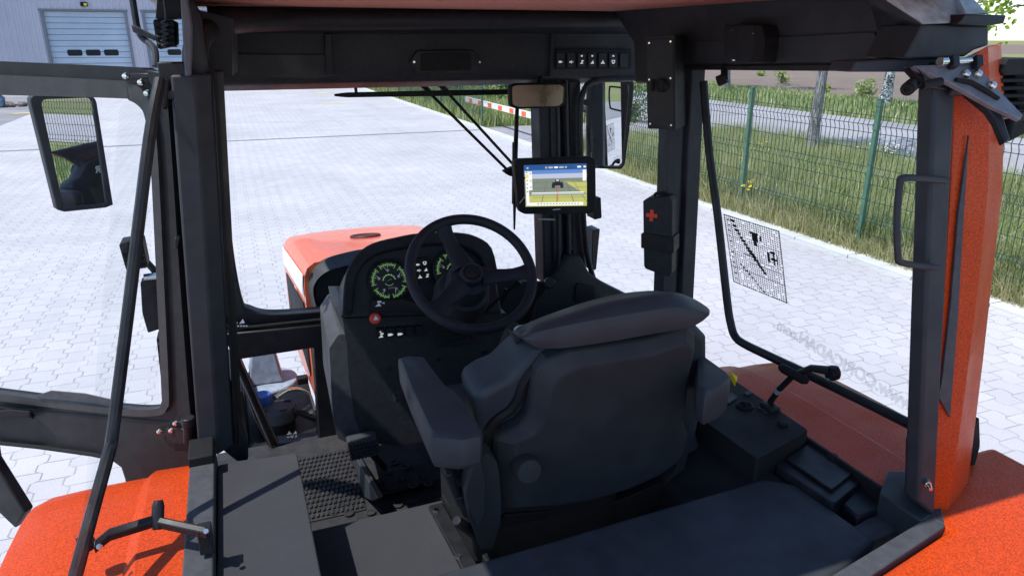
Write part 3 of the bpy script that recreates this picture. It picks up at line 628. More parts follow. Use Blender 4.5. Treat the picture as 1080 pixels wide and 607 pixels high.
mb = MB(); a,b,c = R([(957,94),(972,90),(992,86)],-.07); mb.cyl(a,b+V((0,.02,0)),.0125,None,18); mb.tube([b,c],.008,10); mb.tube([b,R([(957,74)],-.03)[0]],.006,8); mb.lathe(a,(a-b).normalized(),[(.0125,0),(.010,.004),(.004,.004),(.004,-.004),(.001,-.004)],16); mb.build('strut_end', M_RUB, hb)
mb = MB(); a,b = PX([(761,86),(768,80)],'x',.70); mb.cyl(A(757,86,'x',.70),A(766,82,'x',.715),.015,None,18); mb.tube([A(764,83,'x',.71),A(764,70,'x',.73)],.010,8); mb.build('strut_end', M_RUB, T)

# ---- right rear side window with its frame bar, sticker, etched web address, latch
bar = smooth_path(PX([(742,86),(748,160),(757,228),(767,318),(771,342),(775,354),(784,362),(815,377),(850,393.5),(905,420),(962,448)],'x',.757),4)
mb = MB(); mb.tube(bar,.0125,10); swin = mb.build('side_window', M_MET, T)
mb = MB(); mb.prism(PX([(743,84),(748,160),(757,228),(767,318),(771,342),(775,354),(784,362),(850,393.5),(962,448),(985,300),(990,80)],'x',.760),(.004,0,0)); mb.build('pane', M_GLASS, swin)
# sticker: printed black grid table
sx_ = .7575; c00,c10,c11,c01 = PX([(763,225.5),(822,243.5),(830.5,320),(773.5,297)],'x',sx_)
def st_pt(u,v): return c00.lerp(c10,u).lerp(c01.lerp(c11,u),v)
mb = MB()
def sq(u0,v0,u1,v1): mb.poly([st_pt(u0,v0),st_pt(u1,v0),st_pt(u1,v1),st_pt(u0,v1)])
for e in ((0,0,1,.008),(0,.992,1,1),(0,0,.012,1),(.988,0,1,1),(.12,0,.128,1),(0,.30,1,.306),(0,.55,1,.556),(.60,.05,.606,.55),(0,.75,1,.756)): sq(*e)
for i in range(26):
    for j in range(32):
        u=(i+.5)/26; v=(j+.5)/32; r = random.random()
        if r < .92: sq(u-.012,v-.008,u+.012,v+.008)
for k in range(16):
    t=k/15; u=.16+.5*t; v=.06+.62*t**.8; w_=.02+.02*random.random(); sq(u-w_*1.2,v-.018,u+w_*1.2,v+.018)
    if k<9: u=.22+.38*k/8; v=.68+.28*k/8; sq(u-.025,v-.01,u+.02,v+.012)
    if k<12: sq(.05,.06+k*.078,.085+.02*random.random(),.075+k*.078)
sq(.46,.14,.62,.165); sq(.50,.165,.60,.26); sq(.52,.26,.58,.33); sq(.64,.16,.67,.24)
sq(.74,.36,.78,.50); sq(.80,.33,.88,.37); sq(.84,.33,.865,.52); sq(.80,.43,.90,.455); sq(.90,.36,.92,.5)
sq(.30,.50,.55,.512); sq(.42,.60,.95,.61)
mb.build('sticker', M_INK, swin)
o_, x_ = A(961,433.5,'x',.7568), A(832,354,'x',.7568); u = (x_-o_).normalized()
nrm = V((1,0,0)); w = nrm.cross(u); L0 = (x_-o_).length
Mt = Matrix((( u.x,w.x,nrm.x,o_.x),(u.y,w.y,nrm.y,o_.y),(u.z,w.z,nrm.z,o_.z),(0,0,0,1)))
text_mesh('www.CORICADAN.com', .044, M_ETCH, 'etched_lettering', swin, Mt, .0022)
mb = MB(); a,b = A(823,386.5,'x',.70),A(851,402,'x',.70); mb.tube([a,a.lerp(b,.15),a.lerp(b,.85),b],[.008,.013,.013,.008],12); wl = mb.build('window_latch', M_RUB, T, .0)
mb = MB(); mb.tube([A(838,395,'x',.705),A(856,388,'x',.72),A(876,391,'x',.735)],[.008,.010,.013],8); mb.build('arm', M_MET, wl)
mb = MB(); c = A(878,393,'x',.742); mb.lathe(c,(1,-.2,0),[(.001,-.014),(.018,-.012),(.020,0),(.018,.012),(.001,.014)],18); mb.build('pivot_knob', M_MET, wl)
mb = MB(); mb.tube([A(836,396,'x',.71),A(822,410,'x',.725),A(812,424,'x',.735)],.009,8); mb.build('lever', M_MET, wl)
mb = MB(); mb.tube([A(822,410,'x',.725),A(819.5,413,'x',.727)],.0105,10); mb.build('collar', M_GRY, wl)
mb = MB(); mb.box(A(812,431,'x',.72),(.035,.05,.03)); mb.box(A(806,434,'x',.70),(.03,.035,.02)); mb.build('base', M_MET, wl, .005)
mb = MB(); c = A(874,399,'x',.727); mb.cyl(c,c+V((-.006,-.004,0)),.005,.004,8); mb.build('bolt', M_CHR, wl)

# ---- left rear side window, swung open: bar, pane, latch
k0 = A(169,84,'y',1.80); k1 = A(157,150,'y',1.74); k2 = A(135,330,'y',1.62); k3 = A(119,455,'y',1.53)
k4 = A(114,480,'y',1.47); k5 = A(96,545,'y',1.36); k6 = A(78,612,'y',1.25)
mb = MB(); mb.tube(smooth_path([k0,k1,k2,k3,k4,k5,k6],4),[.0125]*25,10); lw = mb.build('side_window', M_MET, T)
mb = MB(); off = V((-.016,0,0)); a_ = [k0,k2,k3,k4,k6]; mb.loft([[p+off for p in a_]+[k6+V((.06,-.30,.02))+off,k0+V((.02,-.72,.0))+off],[p+off+V((-.004,0,0)) for p in a_]+[k6+V((.056,-.30,.02))+off,k0+V((.016,-.72,.0))+off]]); mb.build('pane', M_GLASS, lw)
ll = MB(); a,b = A(167,527,'z',1.84),A(166,558,'z',1.79); ll.tube([a,a.lerp(b,.2),a.lerp(b,.8),b],[.009,.0125,.0125,.009],12); ll = ll.build('window_latch', M_MET, T)
mb = MB(); mb.loft([[p+V((0,0,.012)),p+V((0,.012,.004)),p+V((0,.010,-.012)),p+V((0,-.010,-.012)),p+V((0,-.012,.004))] for p in (A(100,575,'z',1.80),A(116,562,'z',1.805),A(162,548,'z',1.805),A(218,560,'z',1.80))]); mb.build('arm', M_MET, ll, .002)
mb = MB(); c = A(91,572,'z',1.80); mb.lathe(c,(.9,.3,.1),[(.001,-.016),(.017,-.014),(.019,0),(.017,.014),(.001,.016)],16); mb.build('pivot_knob', M_RUB, ll)
for p in ((105,576),(217.5,560)):
    mb = MB(); c = A(*p,'z',1.812); mb.cyl(c,c+V((0,-.004,.004)),.006,.005,10); mb.build('bolt', M_CHR, ll)
mb = MB(); mb.box(A(217,567,'z',1.775),(.028,.03,.06)); mb.prism([A(x,y,'z',1.737) for x,y in ((210,572),(223,572),(223,582),(210,582))],(0,0,.005)); c=A(216.5,577,'z',1.742); mb.cyl(c,c+V((0,0,.008)),.010,.009,14); mb.build('base', M_MET, ll, .003)

# ---- left door, hinged on the b-pillar and swung open
hB, hT = V((-.80,1.93,1.70)), V((-.735,1.93,2.65)); dd = V((-.819,.574,0)); nDr = dd.cross(hT-hB).normalized()
if nDr.y > 0: nDr = -nDr
def DR(pts, off=0.0): return PP(pts, hB+nDr*off, nDr)
th = -nDr*.035
mb = MB()
oo = [(-30,63.5),(130,70.5),(152,73),(166,80),(174,92),(180,150),(190,300),(199,420),(203,462),(190,470),(120,470),(-30,456)]
ii = [(-30,99.5),(118,103.5),(136,106),(148,114),(153,126),(158,160),(166,320),(170,410),(170,424),(163,431),(120,430),(-30,411)]
mb.ring(smooth_path(DR(oo),4), smooth_path(DR(ii),4), th); door = mb.build('door', M_DOOR, T, .006)
mb = MB(); o3 = [(-30,78),(110,84.5),(136,88),(152,97),(160,115),(166,160),(174,320),(178,415),(176,430),(166,438),(120,437),(-30,419)]
mb.ring(smooth_path(DR(o3,.012),4), smooth_path(DR(ii,.012),4), -nDr*.02); mb.build('window_trim', mat('brown grey trim', (.034,.032,.034),.5,bump=.2), door, .005)
mb = MB(); mb.prism(DR([(-30,102),(150,106),(168,428),(-30,409)],-.015), -nDr*.004); mb.build('window', M_GLASS, door)
mb = MB(); mb.prism(DR([(-30,425),(105,437),(203,445),(206,470),(205,492),(150,512),(134,520),(131,505),(127,493),(116,485),(98,481),(-30,463)],.002), th*1.1); mb.build('lower_panel', M_DOOR, door, .006)
mb = MB(); mb.tube(DR([(-30,464),(40,471),(98,479),(116,483)],.012),.006,8); mb.build('rail', M_RUB, door)
mb = MB(); mb.prism(DR([(-30,450),(-14,452),(-8,486),(4,505),(26,540),(16,557),(-2,540),(-30,505)],0), th); mb.build('lower_frame', M_DOOR, door, .006)
mb = MB(); mb.loft([DR([(-20,446),(-20,436)],.0)+DR([(-20,436),(-20,446)],.04), DR([(8,440),(8,431)],.0)+DR([(8,431),(8,440)],.045), DR([(28,437),(30,433)],.0)+DR([(32,433),(32,441)],.04), DR([(34,440),(36,436)],0)+DR([(37,437),(36,443)],.02)]); mb.build('handle', M_RUB, door, .008, 3)
mb = MB(); mb.prism(DR([(40,416),(55,411),(90,414),(130,423),(128,427),(40,419)],.014),nDr*.004); mb.build('latch_plate', M_PLG, door, .002)
for pts in (((133.5,80.5),(149.5,87),(156,98.5)),((169,454),(181.5,453),(186,445.5))):
    for p in pts:
        mb = MB(); c = DR([p],.012)[0]; mb.lathe(c,nDr,[(.009,0),(.009,.003),(.006,.008),(.001,.009)],14); mb.build('bolt', M_CHR, door)
mb = MB(); mb.prism(DR([(138,77),(158,77),(160,83),(140,83)],.008),nDr*.006); mb.prism(DR([(160,74),(176,76),(182,110),(176,112),(168,96)],.004),nDr*.02); mb.build('hinge', M_MET, door, .003)
mb = MB(); mb.prism(DR([(176,450),(205,450),(205,468),(178,466)],.008),nDr*.006); c1,c2=A(198,441,'y',1.90),A(199,466,'y',1.90); mb.cyl(c1,c2,.014,None,14); mb.cyl(c1+V((0,0,.004)),c1+V((0,0,-.02)),.018,None,14); mb.build('hinge', M_MET, door, .003)
mb = MB(); mb.tube([A(176,84,'y',1.86),A(172,115,'y',1.85)],.009,8); mb.box(A(178,100,'y',1.86),(.03,.02,.02)); mb.box(A(183,75,'y',1.88),(.06,.05,.04)); mb.build('window_pivot', M_MET, T, .003)
mb = MB(); mb.prism(PX([(184,250),(190,252),(188,262),(184,262)],'y',1.9),(0,.03,0)); mb.build('striker', M_MET, T, .003)

# ---- fenders
def fender(sgn, m, xo, name='fender'):
    prof = [(2.12,1.15),(2.08,1.38),(2.00,1.56),(1.88,1.665),(1.72,1.715),(1.4,1.73),(1.0,1.73),(.6,1.72),(.3,1.66),(0,1.52),(-.25,1.28),(-.4,1.0)]
    pp = smooth_path([V((0,y,z)) for y,z in prof],3); mb = MB(); secs = []
    for p in pp:
        secs.append([V((sgn*x,p.y,p.z+dz)) for x,dz in ((.755,.0),(.80,.0),(.90,.004),(.92,-.012),(1.04,-.012),(xo-.05,-.018),(xo-.015,-.032),(xo,-.075),(xo,-.14),(xo-.02,-.14),(xo-.02,-.06),(xo-.06,-.05),(.755,-.04))])
    mb.loft(secs); return mb.build(name, m, T, .004)
fl_ = fender(-1, M_ORG, 1.19); fr_ = fender(1, M_ORG, 1.17)
# orange rear part of the right fender
mb = MB(); q = [A(x,y,'z',1.738) for x,y in ((999,557),(919,609),(862,645),(802,684),(652,782))]; mb.prism([V((.775,1.10,1.738))]+q+[V((q[-1].x,.0,1.738)),V((1.172,.0,1.738)),V((1.172,1.10,1.738))],(0,0,-.05)); mb.build('fender_tail', M_ORG, fr_, .02, 4)
# rear wheels under the fenders
def tyre(x, y, R_, w):
    mb = MB(); mb.lathe((x-w/2,y,R_),(1,0,0),[(R_*.55,0),(R_*.9,0),(R_*.98,w*.12),(R_*.98,w*.88),(R_*.9,w),(R_*.55,w)],48)
    for k in range(22):
        a=2*math.pi*k/22
        for s in (-1,1):
            aa=a+(.14 if s>0 else 0); c=V((x+s*w*.22,y+math.cos(aa)*R_*.985,R_+math.sin(aa)*R_*.985))
            mb.box(c,(w*.5,.06,.05),Matrix.Rotation(aa,3,'X'))
    t = mb.build('rear_wheel', M_RUB, T, .006)
    mb = MB(); mb.lathe((x-w*.2,y,R_),(1,0,0),[(R_*.1,.0),(R_*.5,.02),(R_*.55,w*.35),(R_*.57,w*.4)],36); mb.build('rim', M_DECW, t)
for s in (-1,1): tyre(s*.93,.85,.82,.42)
# cab lower body
mb = MB(); mb.box((0,1.5,.95),(.7,2.6,.5)); mb.box((0,3.7,.85),(.42,2.0,.5)); mb.build('chassis', M_MET, T, .02)
mb = MB(); mb.box((-.80,1.45,1.30),(.03,.9,.75)); mb.build('cab_side_wall', M_MET, T, .006)
mb = MB(); mb.box((.80,1.45,1.30),(.03,1.2,.72)); mb.build('cab_side_wall', M_MET, T, .006)

# ---- hood
mb = MB(); secs=[]
for y,z,w in ((2.92,1.905,.402),(3.2,1.861,.405),(3.6,1.798,.409),(4.0,1.735,.413),(4.14,1.712,.413),(4.22,1.692,.408),(4.27,1.65,.39),(4.30,1.58,.37)):
    h=[(-w,z-.62),(-w,z-.40),(-w*1.0,z-.20),(-w,z-.12),(-w*.99,z-.072),(-w*.955,z-.036),(-w*.88,z-.016),(-w*.6,z-.006),(-w*.3,z-.001),(0,z),(w*.3,z-.001),(w*.6,z-.006),(w*.88,z-.016),(w*.955,z-.036),(w*.99,z-.072),(w,z-.12),(w,z-.20),(w,z-.40),(w,z-.62)]
    secs.append([V((x,y,zz)) for x,zz in h])
mb.loft(secs); hood = mb.build('hood', M_ORGH, T, 0, angle=50)
mb = MB(); mb.loft([[V((-w-.003,y,z-.165)),V((-w-.003,y,z-.12)),V((-w*.99-.003,y,z-.068)),V((-w*.99-.005,y,z-.068)),V((-w-.005,y,z-.12)),V((-w-.005,y,z-.165))] for y,z,w in ((2.95,1.90,.4022),(3.2,1.861,.405),(3.6,1.798,.409),(4.0,1.735,.413),(4.13,1.714,.413))]); mb.build('side_decal', M_DECW, hood)
for y0,y1,z0,z1 in ((3.0,3.42,1.69,1.63),(3.52,4.0,1.61,1.53)):
    mb = MB(); mb.prism([V((-.404,y0,z0)),V((-.412,y1,z1)),V((-.412,y1,z1-.26)),V((-.404,y0,z0-.34))],(-.005,0,0)); mb.build('side_grille', M_RUB, hood, .002)
eh = A(385.5,249.5,'z',1.796)
mb = MB(); mb.lathe(eh,(0,.155,1),[(.080,-.02),(.078,.006),(.074,.011),(.066,.009),(.060,.004),(.002,.004)],36); mb.build('exhaust_hole', mat('dark red exhaust opening',(.075,.009,.006),.7), hood)  # flat dark red disc laid on the hood in place of an opening
# black cowl between hood and cab
mb = MB(); ca = smooth_path(PX([(330,337),(325,310),(324,296),(331,280),(344,272),(360,267),(385,262),(430,258),(470,258)],'y',2.93),3); cb2 = smooth_path(PX([(338,337),(331,312),(332,300),(340,290),(352,284),(370,280),(390,276),(430,272),(470,270)],'y',2.86),3)
mb.loft([[a,b,b+V((0,.08,-.02)),a+V((0,.02,-.01))] for a,b in zip(ca,cb2)]); cw = mb.build('cowl', M_PLG, T, .004)
mb = MB(); mb.prism(PX([(338,338),(332,312),(333,300),(341,290),(353,284),(371,280),(392,277),(430,273),(470,272),(470,345),(338,345)],'y',2.875),(0,.04,0)); mb.build('cowl_plate', M_PL, cw, .004)
# bits seen through the quarter window
mb = MB(); mb.lathe(A(293,447,'y',3.05),(0,0,1),[(.001,-.22),(.078,-.22),(.078,.03),(.090,.035),(.092,.065),(.08,.085),(.035,.095),(.001,.095)],28); fc = mb.build('air_filter', M_MET, T)
mb = MB(); c = A(293,447,'y',3.05); mb.lathe(c,(0,0,1),[(.093,.04),(.094,.066),(.081,.088),(.035,.098),(.001,.098)],28)
for k in range(4): a=k*math.pi/2+.5; mb.box(c+V((.06*math.cos(a),.06*math.sin(a),.096)),(.03,.02,.012))
mb.build('lid', M_PLG, fc)
mb = MB(); mb.lathe(A(277,425,'y',3.1),(0,0,1),[(.001,-.05),(.045,-.05),(.045,.03),(.038,.045),(.001,.047)],24); mb.build('filler_cap', M_BLUE, T)
tk = A(282,410,'y',3.3); mb = MB(); mb.lathe(tk,(0,0,1),[(.001,-.06),(.05,-.06),(.055,.0),(.14,.02),(.145,.05),(.07,.06),(.001,.06)],28); mb.loft([[tk+V((x,y,z)) for x,y in ((-a,-a),(a,-a),(a,a),(-a,a))] for a,z in ((.075,.06),(.055,.19),(.05,.24))]); mb.build('fluid_reservoir', M_TANK, T, .008)
mb = MB(); mb.tube([A(284,378,'y',3.5),A(281,345,'y',3.6)],.03,12); mb.build('intake_pipe', M_MET, T)
mb = MB(); mb.tube(smooth_path([A(290,419,'y',3.1),A(303,411,'y',3.15),A(318,410.5,'y',3.2),A(327,418,'y',3.2),A(333,440,'y',3.15)],4),.010,10); mb.build('hand_rail', M_CHR, T)
mb = MB(); mb.box(A(319,400,'y',3.15),(.05,.04,.035)); mb.build('clip', M_RUB, T, .006)
mb = MB(); mb.box((-.56,3.15,1.02),(.34,.8,.16)); mb.tube([A(310,432,'y',3.0),A(334,442,'y',3.0)],.016,8); mb.box((-.72,3.2,1.2),(.06,.5,.3)); mb.build('battery_tray', M_MET, T, .012)

# ---- front lamp group, work light, mirror arms outside on the left
def lamp_block(name, pts, y, d, ribs, parent=T):
    mb = MB(); q = PX(pts,'y',y); mb.prism(rounded(q,.12,3),(0,d,0)); 
    a,b,c,dq = q[0],q[1],q[2],q[3]
    for k in range(ribs):
        t=(k+.5)/ribs; mb.tube([a.lerp(dq,t)+V((.004,-.008,0)),b.lerp(c,t)+V((-.004,-.010,0))],.010,6)
    return mb.build(name, M_RUB, parent, .006)
lamp_block('work_lamp',[(125,257),(150,253),(156,282),(133,285)],3.0,.10,5)
mb = MB(); mb.prism(rounded(PX([(148,297),(166,296),(174,345),(156,351),(150,330)],'y',3.0),.12,3),(0,.06,0)); ip = mb.build('indicator_lamp', M_MET, T, .008)
mb = MB(); mb.cyl(A(152,293,'y',3.02),A(170,291,'y',3.02),.016,None,14); mb.build('chrome_ring', M_CHR, ip)
lamp_block('step_tread',[(165,357),(172,356),(180,400),(170,402)],2.9,.08,4)
wl2 = lamp_block('work_light',[(161,21),(186,22),(187,48),(166,52)],2.05,.10,4)
mb = MB(); h_=[A(172+ (6 if k%2 else -2)*(1 if k%4<2 else .7),24+k*2.4,'y',2.03) for k in range(12)]; mb.tube(smooth_path([A(173,0,'y',2.04),A(175,20,'y',2.03)]+h_,3),.0028,6); mb.build('coiled_cable', M_PLG, wl2)
mb = MB(); mb.prism(rounded(PX([(167,-12),(190,-12),(190,20),(164,20),(165,8)],'y',2.07),.1,3),(0,.1,0)); mb.build('housing', M_DOOR, wl2, .01)
mb = MB(); mb.tube(smooth_path([A(139,-5,'y',2.5),A(142,14,'y',2.5),A(145,30,'y',2.5),A(150,40,'y',2.48),A(160,48,'y',2.44),A(164,56,'y',2.42),A(164,70,'y',2.40)],3),.0095,8); ma = mb.build('mirror_arm', M_PIL, T)
mb = MB(); mb.prism(PX([(138,26),(144,28),(188,50),(182,50),(140,34)],'y',2.45),(0,.03,0)); mb.build('brace', M_PLG, ma, .003)
mb = MB(); mb.tube(smooth_path([A(146,268,'y',3.09),A(166,290,'y',3.08),A(174,320,'y',3.07),A(177,392,'y',2.96)],4),.014,8); mb.tube([A(172,310,'y',3.07),A(200,314,'y',2.9),A(231,312,'y',2.77)],.014,8); mb.build('lamp_bracket', M_MET, T)
# left mirror: aimed so that it shows the seat and the fence
Mc = A(77,161,'y',2.9); tgt = V((.03,1.25,2.16)); nm = ((CAM-Mc).normalized()+(tgt-Mc).normalized()).normalized()
def MP(pts, off=0.0): return PP(pts, Mc+nm*off, nm)
mb = MB(); mb.ring(rounded(MP([(30,100),(101,101),(119.5,216),(112,219),(68,223.5),(60,221)],.006),.12,3), rounded(MP([(43,105),(97,103),(112,214),(110,215),(70,219),(67,218)],.006),.12,3), -nm*.05); mr_ = mb.build('left_mirror', M_PIL, T, .006)
mb = MB(); mb.prism(MP([(40,103),(98,102),(114,216),(66,220)],-.004), -nm*.004); mb.build('mirror_glass', M_MIR, mr_)
mb = MB(); mb.prism(rounded(MP([(31,101),(101,101),(119,218),(62,222)],-.03),.15,3), -nm*.05); mb.build('housing', M_PL, mr_, .015, 3)
mb = MB(); mb.tube([Mc-nm*.07+V((0,0,.1)), A(90,84,'y',3.0), A(150,82,'y',2.95), A(188,82,'y',2.85)],.012,8); mb.build('arm', M_PIL, mr_)
# right mirror
Mc2 = A(643,130,'x',1.12); tg2 = V((.72,1.5,2.25)); nm2 = ((CAM-Mc2).normalized()+(tg2-Mc2).normalized()).normalized()
def MP2(pts, off=0.0): return PP(pts, Mc2+nm2*off, nm2)
mb = MB(); mb.ring(rounded(MP2([(619,92),(628,84),(669,84),(666,120),(659,174),(655,178.5),(624,177.5),(619,172)],.006),.15,3), rounded(MP2([(623,95),(630,87),(664,87),(661,120),(656,172),(653,175),(627,175),(623,170)],.006),.15,3), -nm2*.05); m2 = mb.build('right_mirror', M_RUB, T, .006)
mb = MB(); mb.prism(MP2([(621,93),(630,86),(666,86),(663,120),(657,176),(624,176)],-.004), -nm2*.004); mb.build('mirror_glass', M_MIR, m2)
mb = MB(); mb.prism(rounded(MP2([(620,92),(628,85),(668,85),(665,120),(658,176),(623,177)],-.03),.15,3), -nm2*.05); mb.build('housing', M_PL, m2, .015, 3)
mb = MB(); mb.tube([Mc2-nm2*.07, V((1.0,3.35,2.45)), V((.80,2.80,2.5))],.014,8); mb.build('arm', M_PIL, m2)
# interior mirror
Mc3 = A(568,101,'y',2.53); tg3 = V((.1,1.9,2.846)); nm3 = ((CAM-Mc3).normalized()+(tg3-Mc3).normalized()).normalized()
im_pts = [(538,90),(545,88),(592,87),(597,90),(596,110),(590,114),(545,115),(538,112)]
mb = MB(); mb.prism(rounded(PX(im_pts,'y',2.53),.3,3),(0,.03,0)); im = mb.build('interior_mirror', M_RUB, T, .008, 3)
mb = MB(); mb.prism(rounded(PX([(540.5,91.5),(546,90),(591,89.5),(594.5,92),(593.5,108.5),(588.5,112),(547,112.8),(540.5,110)],'y',2.526),.3,3),(0,.003,0)); mb.build('mirror_glass', mat('liner reflection mirror',(.36,.27,.20),.28,metal=1.0,namt=.03), im)  # brown reflection of the headliner is put into the glass colour
mb = MB(); mb.tube([A(566,100,'y',2.56),A(570,80,'y',2.62)],.008,8); mb.build('stem', M_RUB, im)
# wipers outside the windscreen
mb = MB(); mb.loft([[p+V((0,0,s)),p+V((0,.012,s)),p+V((0,.012,-s)),p+V((0,0,-s))] for p,s in ((A(353,100.5,'y',2.84),.004),(A(366,100.3,'y',2.84),.009),(A(470,98.3,'y',2.84),.011),(A(548,96.8,'y',2.84),.010),(A(562,96.3,'y',2.84),.003))]); wp = mb.build('wiper', M_RUB, T)
mb = MB(); mb.tube([A(376,100,'y',2.85),A(375,92,'y',2.85),A(374,80,'y',2.85)],.006,8); mb.build('clip', M_RUB, wp)
for a,b in (((440,84),(538,182)),((457,82),(549,182))):
    mb = MB(); mb.tube([A(*a,'y',2.86),A(a[0]+14,a[1]+14,'y',2.86),A(a[0]+18,a[1]+19,'y',2.86),A(*b,'y',2.83)],[.012,.010,.006,.006],8); mb.build('arm', M_RUB, wp)
mb = MB(); mb.prism(rounded(PX([(531,181),(541,176),(552,178),(552,186),(538,186)],'y',2.81),.2,3),(0,.03,0)); mb.build('pivot', M_RUB, wp, .004)
mb = MB(); mb.tube([A(545.5,112,'y',2.83),A(543,180,'y',2.82),A(542.5,242,'y',2.82)],[.008,.011,.004],6); mb.tube([A(541,150,'y',2.83),A(540.5,215,'y',2.83)],.003,5); mb.build('wiper_blade', M_RUB, T)
# right work light with cooling fins at the rear edge
rl = [(1055,75),(1064,62),(1095,61),(1095,78),(1060,80)]
mb = MB(); mb.prism(PX(rl,'y',1.12),(0,.12,0)); 
for k in range(5): mb.prism(PX([(1056,83+k*8.2),(1095,82+k*8.2),(1095,86+k*8.2),(1057,87.5+k*8.2)],'y',1.125),(0,.10,0))
mb.prism(PX([(1070,78),(1095,78),(1095,128),(1075,126)],'y',1.15),(0,.06,0)); mb.build('rear_work_light', M_RUB, T, .003)
mb = MB(); mb.tube([A(1062,146,'y',1.08),A(1066,128,'y',1.1),A(1095,118,'y',1.12)],.010,8); mb.prism(PX([(1060,130),(1095,126),(1095,134),(1066,149),(1058,152)],'y',1.10),(0,.05,0)); mb.build('light_bracket', M_RUB, T, .003)
mb = MB(); mb.prism(rounded(PX([(1029,445),(1033,440),(1034,470),(1028,492),(1024,490)],'y',1.05),.2,2),(0,.06,0)); mb.build('marker_lamp', M_RUB, T, .005)
# rear side pods seen over the right door sill
mb = MB(); mb.prism(rounded(PX([(627,210),(634,208),(635,230),(627,232)],'y',2.85),.15,2),(0,.08,0)); mb.build('side_lamp', M_RUB, T, .004)
mb = MB(); mb.prism(rounded(PX([(625,243),(633,241),(629,284),(624,286)],'y',2.85),.15,2),(0,.08,0)); mb.build('side_lamp', M_MET, T, .004)

# =================================================================== loose things in the cab
kit = thing('first_aid_kit', A(696,290,'y',1.93), 'black first aid box with a red cross strapped to the right pillar beside the seat', 'first aid kit')
pK = A(695,250,'y',1.92)
def KT(pts, off=0.0): return PP(pts, pK-nB*off, nB)
mb = MB(); mb.prism(rounded(KT([(678,212),(684,208),(706,207),(709,212),(708.5,288),(705,292),(679,283)]),.15,3),nB*.055); mb.build('case', M_PL, kit, .008, 3)
mb = MB(); mb.prism(rounded(KT([(676,246),(710.5,250.5),(710.5,267),(676,261.5)],.008),.08,3),nB*.07); mb.build('strap', M_MET, kit, .004)
mb = MB(); mb.tube(smooth_path(KT([(690,208.5),(691,204.5),(694,203.5),(703,204),(705,208)],-.025),3),.0045,8); mb.build('handle', M_RUB, kit)
mb = MB(); c = KT([(687.5,227)],.001)[0]; tB = V((.67,-.74,0))
for a,b,e in ((.0185,.0060,0),(.0060,.0185,.0004)): mb.prism([c+tB*y+V((0,0,z))-nB*e for y,z in ((-a,-b),(a,-b),(a,b),(-a,b))],-nB*.003)
mb.build('red_cross', M_REDP, kit)

tab = thing('display_tablet', A(587,224,'y',2.42), 'black framed guidance screen showing a field map, mounted in front of the right windscreen pillar', 'display')
mb = MB(); mb.prism(rounded(PX([(542.5,172),(545,168.5),(549,168),(622,165.5),(627,167),(628.5,172),(629,219),(626,224),(622,225.5),(554,226),(549.5,224),(547.5,220)],'y',2.40),.3,3),(0,.035,0)); mb.build('casing', M_RUB, tab, .005, 3)
s0,s1,s2,s3 = PX([(552.3,174.2),(618.8,172.2),(618.8,216.8),(554.2,217.8)],'y',2.3975)
def scr(u,v): return s0.lerp(s1,u).lerp(s3.lerp(s2,u),v)
mb = MB(); lay = [0]
def sq2(mi,*uv):
    lay[0]+=1; mb.use(mi); mb.poly([scr(u,v)+V((0,-.00015*lay[0],0)) for u,v in uv])
def rect2(mi,u0,v0,u1,v1): sq2(mi,(u0,v0),(u1,v0),(u1,v1),(u0,v1))
cols = [('screen blue',(.015,.07,.22),.9),('screen sky',(.10,.20,.50),.9),('screen cloud',(.45,.50,.62),.8),('screen grey field',(.17,.20,.16),.9),('screen green field',(.42,.43,.12),.9),('screen white',(.8,.8,.78),.85),('screen dark',(.012,.014,.02),1),('screen bar grey',(.42,.46,.46),.8),('screen red',(.55,.06,.03),1),('screen yellow',(.8,.6,.08),.9),('screen lines',(.09,.11,.09),1)]
sm = [emi(*c) for c in cols]
rect2(0,0,0,1,.13); rect2(1,0,.13,1,.28); rect2(2,.1,.22,1,.34); rect2(3,0,.33,1,1)
rect2(1,.05,.13,.6,.22)
sq2(4,(.62,.40),(1,.43),(1,.70),(.90,.66)); sq2(4,(.08,.72),(1,.72),(1,1),(0,1)); sq2(3,(.12,.66),(.92,.66),(.96,.74),(.08,.74))
for u0,u1 in ((.2,-.1),(.35,.25),(.5,.5),(.65,.78),(.75,1.0)): sq2(10,(u0,.36),(u0+.006,.36),(u1+.012,.92),(u1,.92))
for v in (.42,.55,.78): rect2(10,.12,v,1,v+.008)
rect2(7,.10,.66,.95,.72); sq2(5,(.10,.66),(.95,.655),(.95,.672),(.10,.677)); rect2(8,.515,.55,.525,.86)
rect2(6,.435,.42,.60,.50); rect2(6,.425,.46,.475,.56); rect2(6,.56,.46,.61,.56); rect2(6,.48,.36,.555,.44); rect2(7,.495,.35,.54,.40)
rect2(5,.012,.15,.115,.60); rect2(5,.012,.60,.06,.97); rect2(5,.925,.14,.985,.40); rect2(9,.015,.22,.06,.31)
for v in (.16,.35,.44,.53,.62): rect2(10,.025,v,.045,v+.025)
for v in (.18,.35,.5): rect2(7,.075,v,.10,v+.04)
rect2(5,.06,.90,.93,.975)
for k in range(14): rect2(10,.18+k*.05,.925,.205+k*.05,.945)
for u0,u1 in ((.03,.06),(.32,.35),(.37,.44),(.46,.52),(.54,.61),(.63,.66),(.83,.89),(.93,.97)): rect2(5 if u0 in (.46,.83,.93) else 7,u0,.045,u1,.085)
mb.build('screen', sm, tab)
mb = MB(); mb.box(A(587,220.8,'y',2.3985),(.03,.002,.005)); mb.build('maker_plate', M_GRY, tab)
mb = MB(); mb.tube([A(590,205,'y',2.43),A(592,215,'y',2.64)],.02,10); mb.build('mount', M_MET, tab)

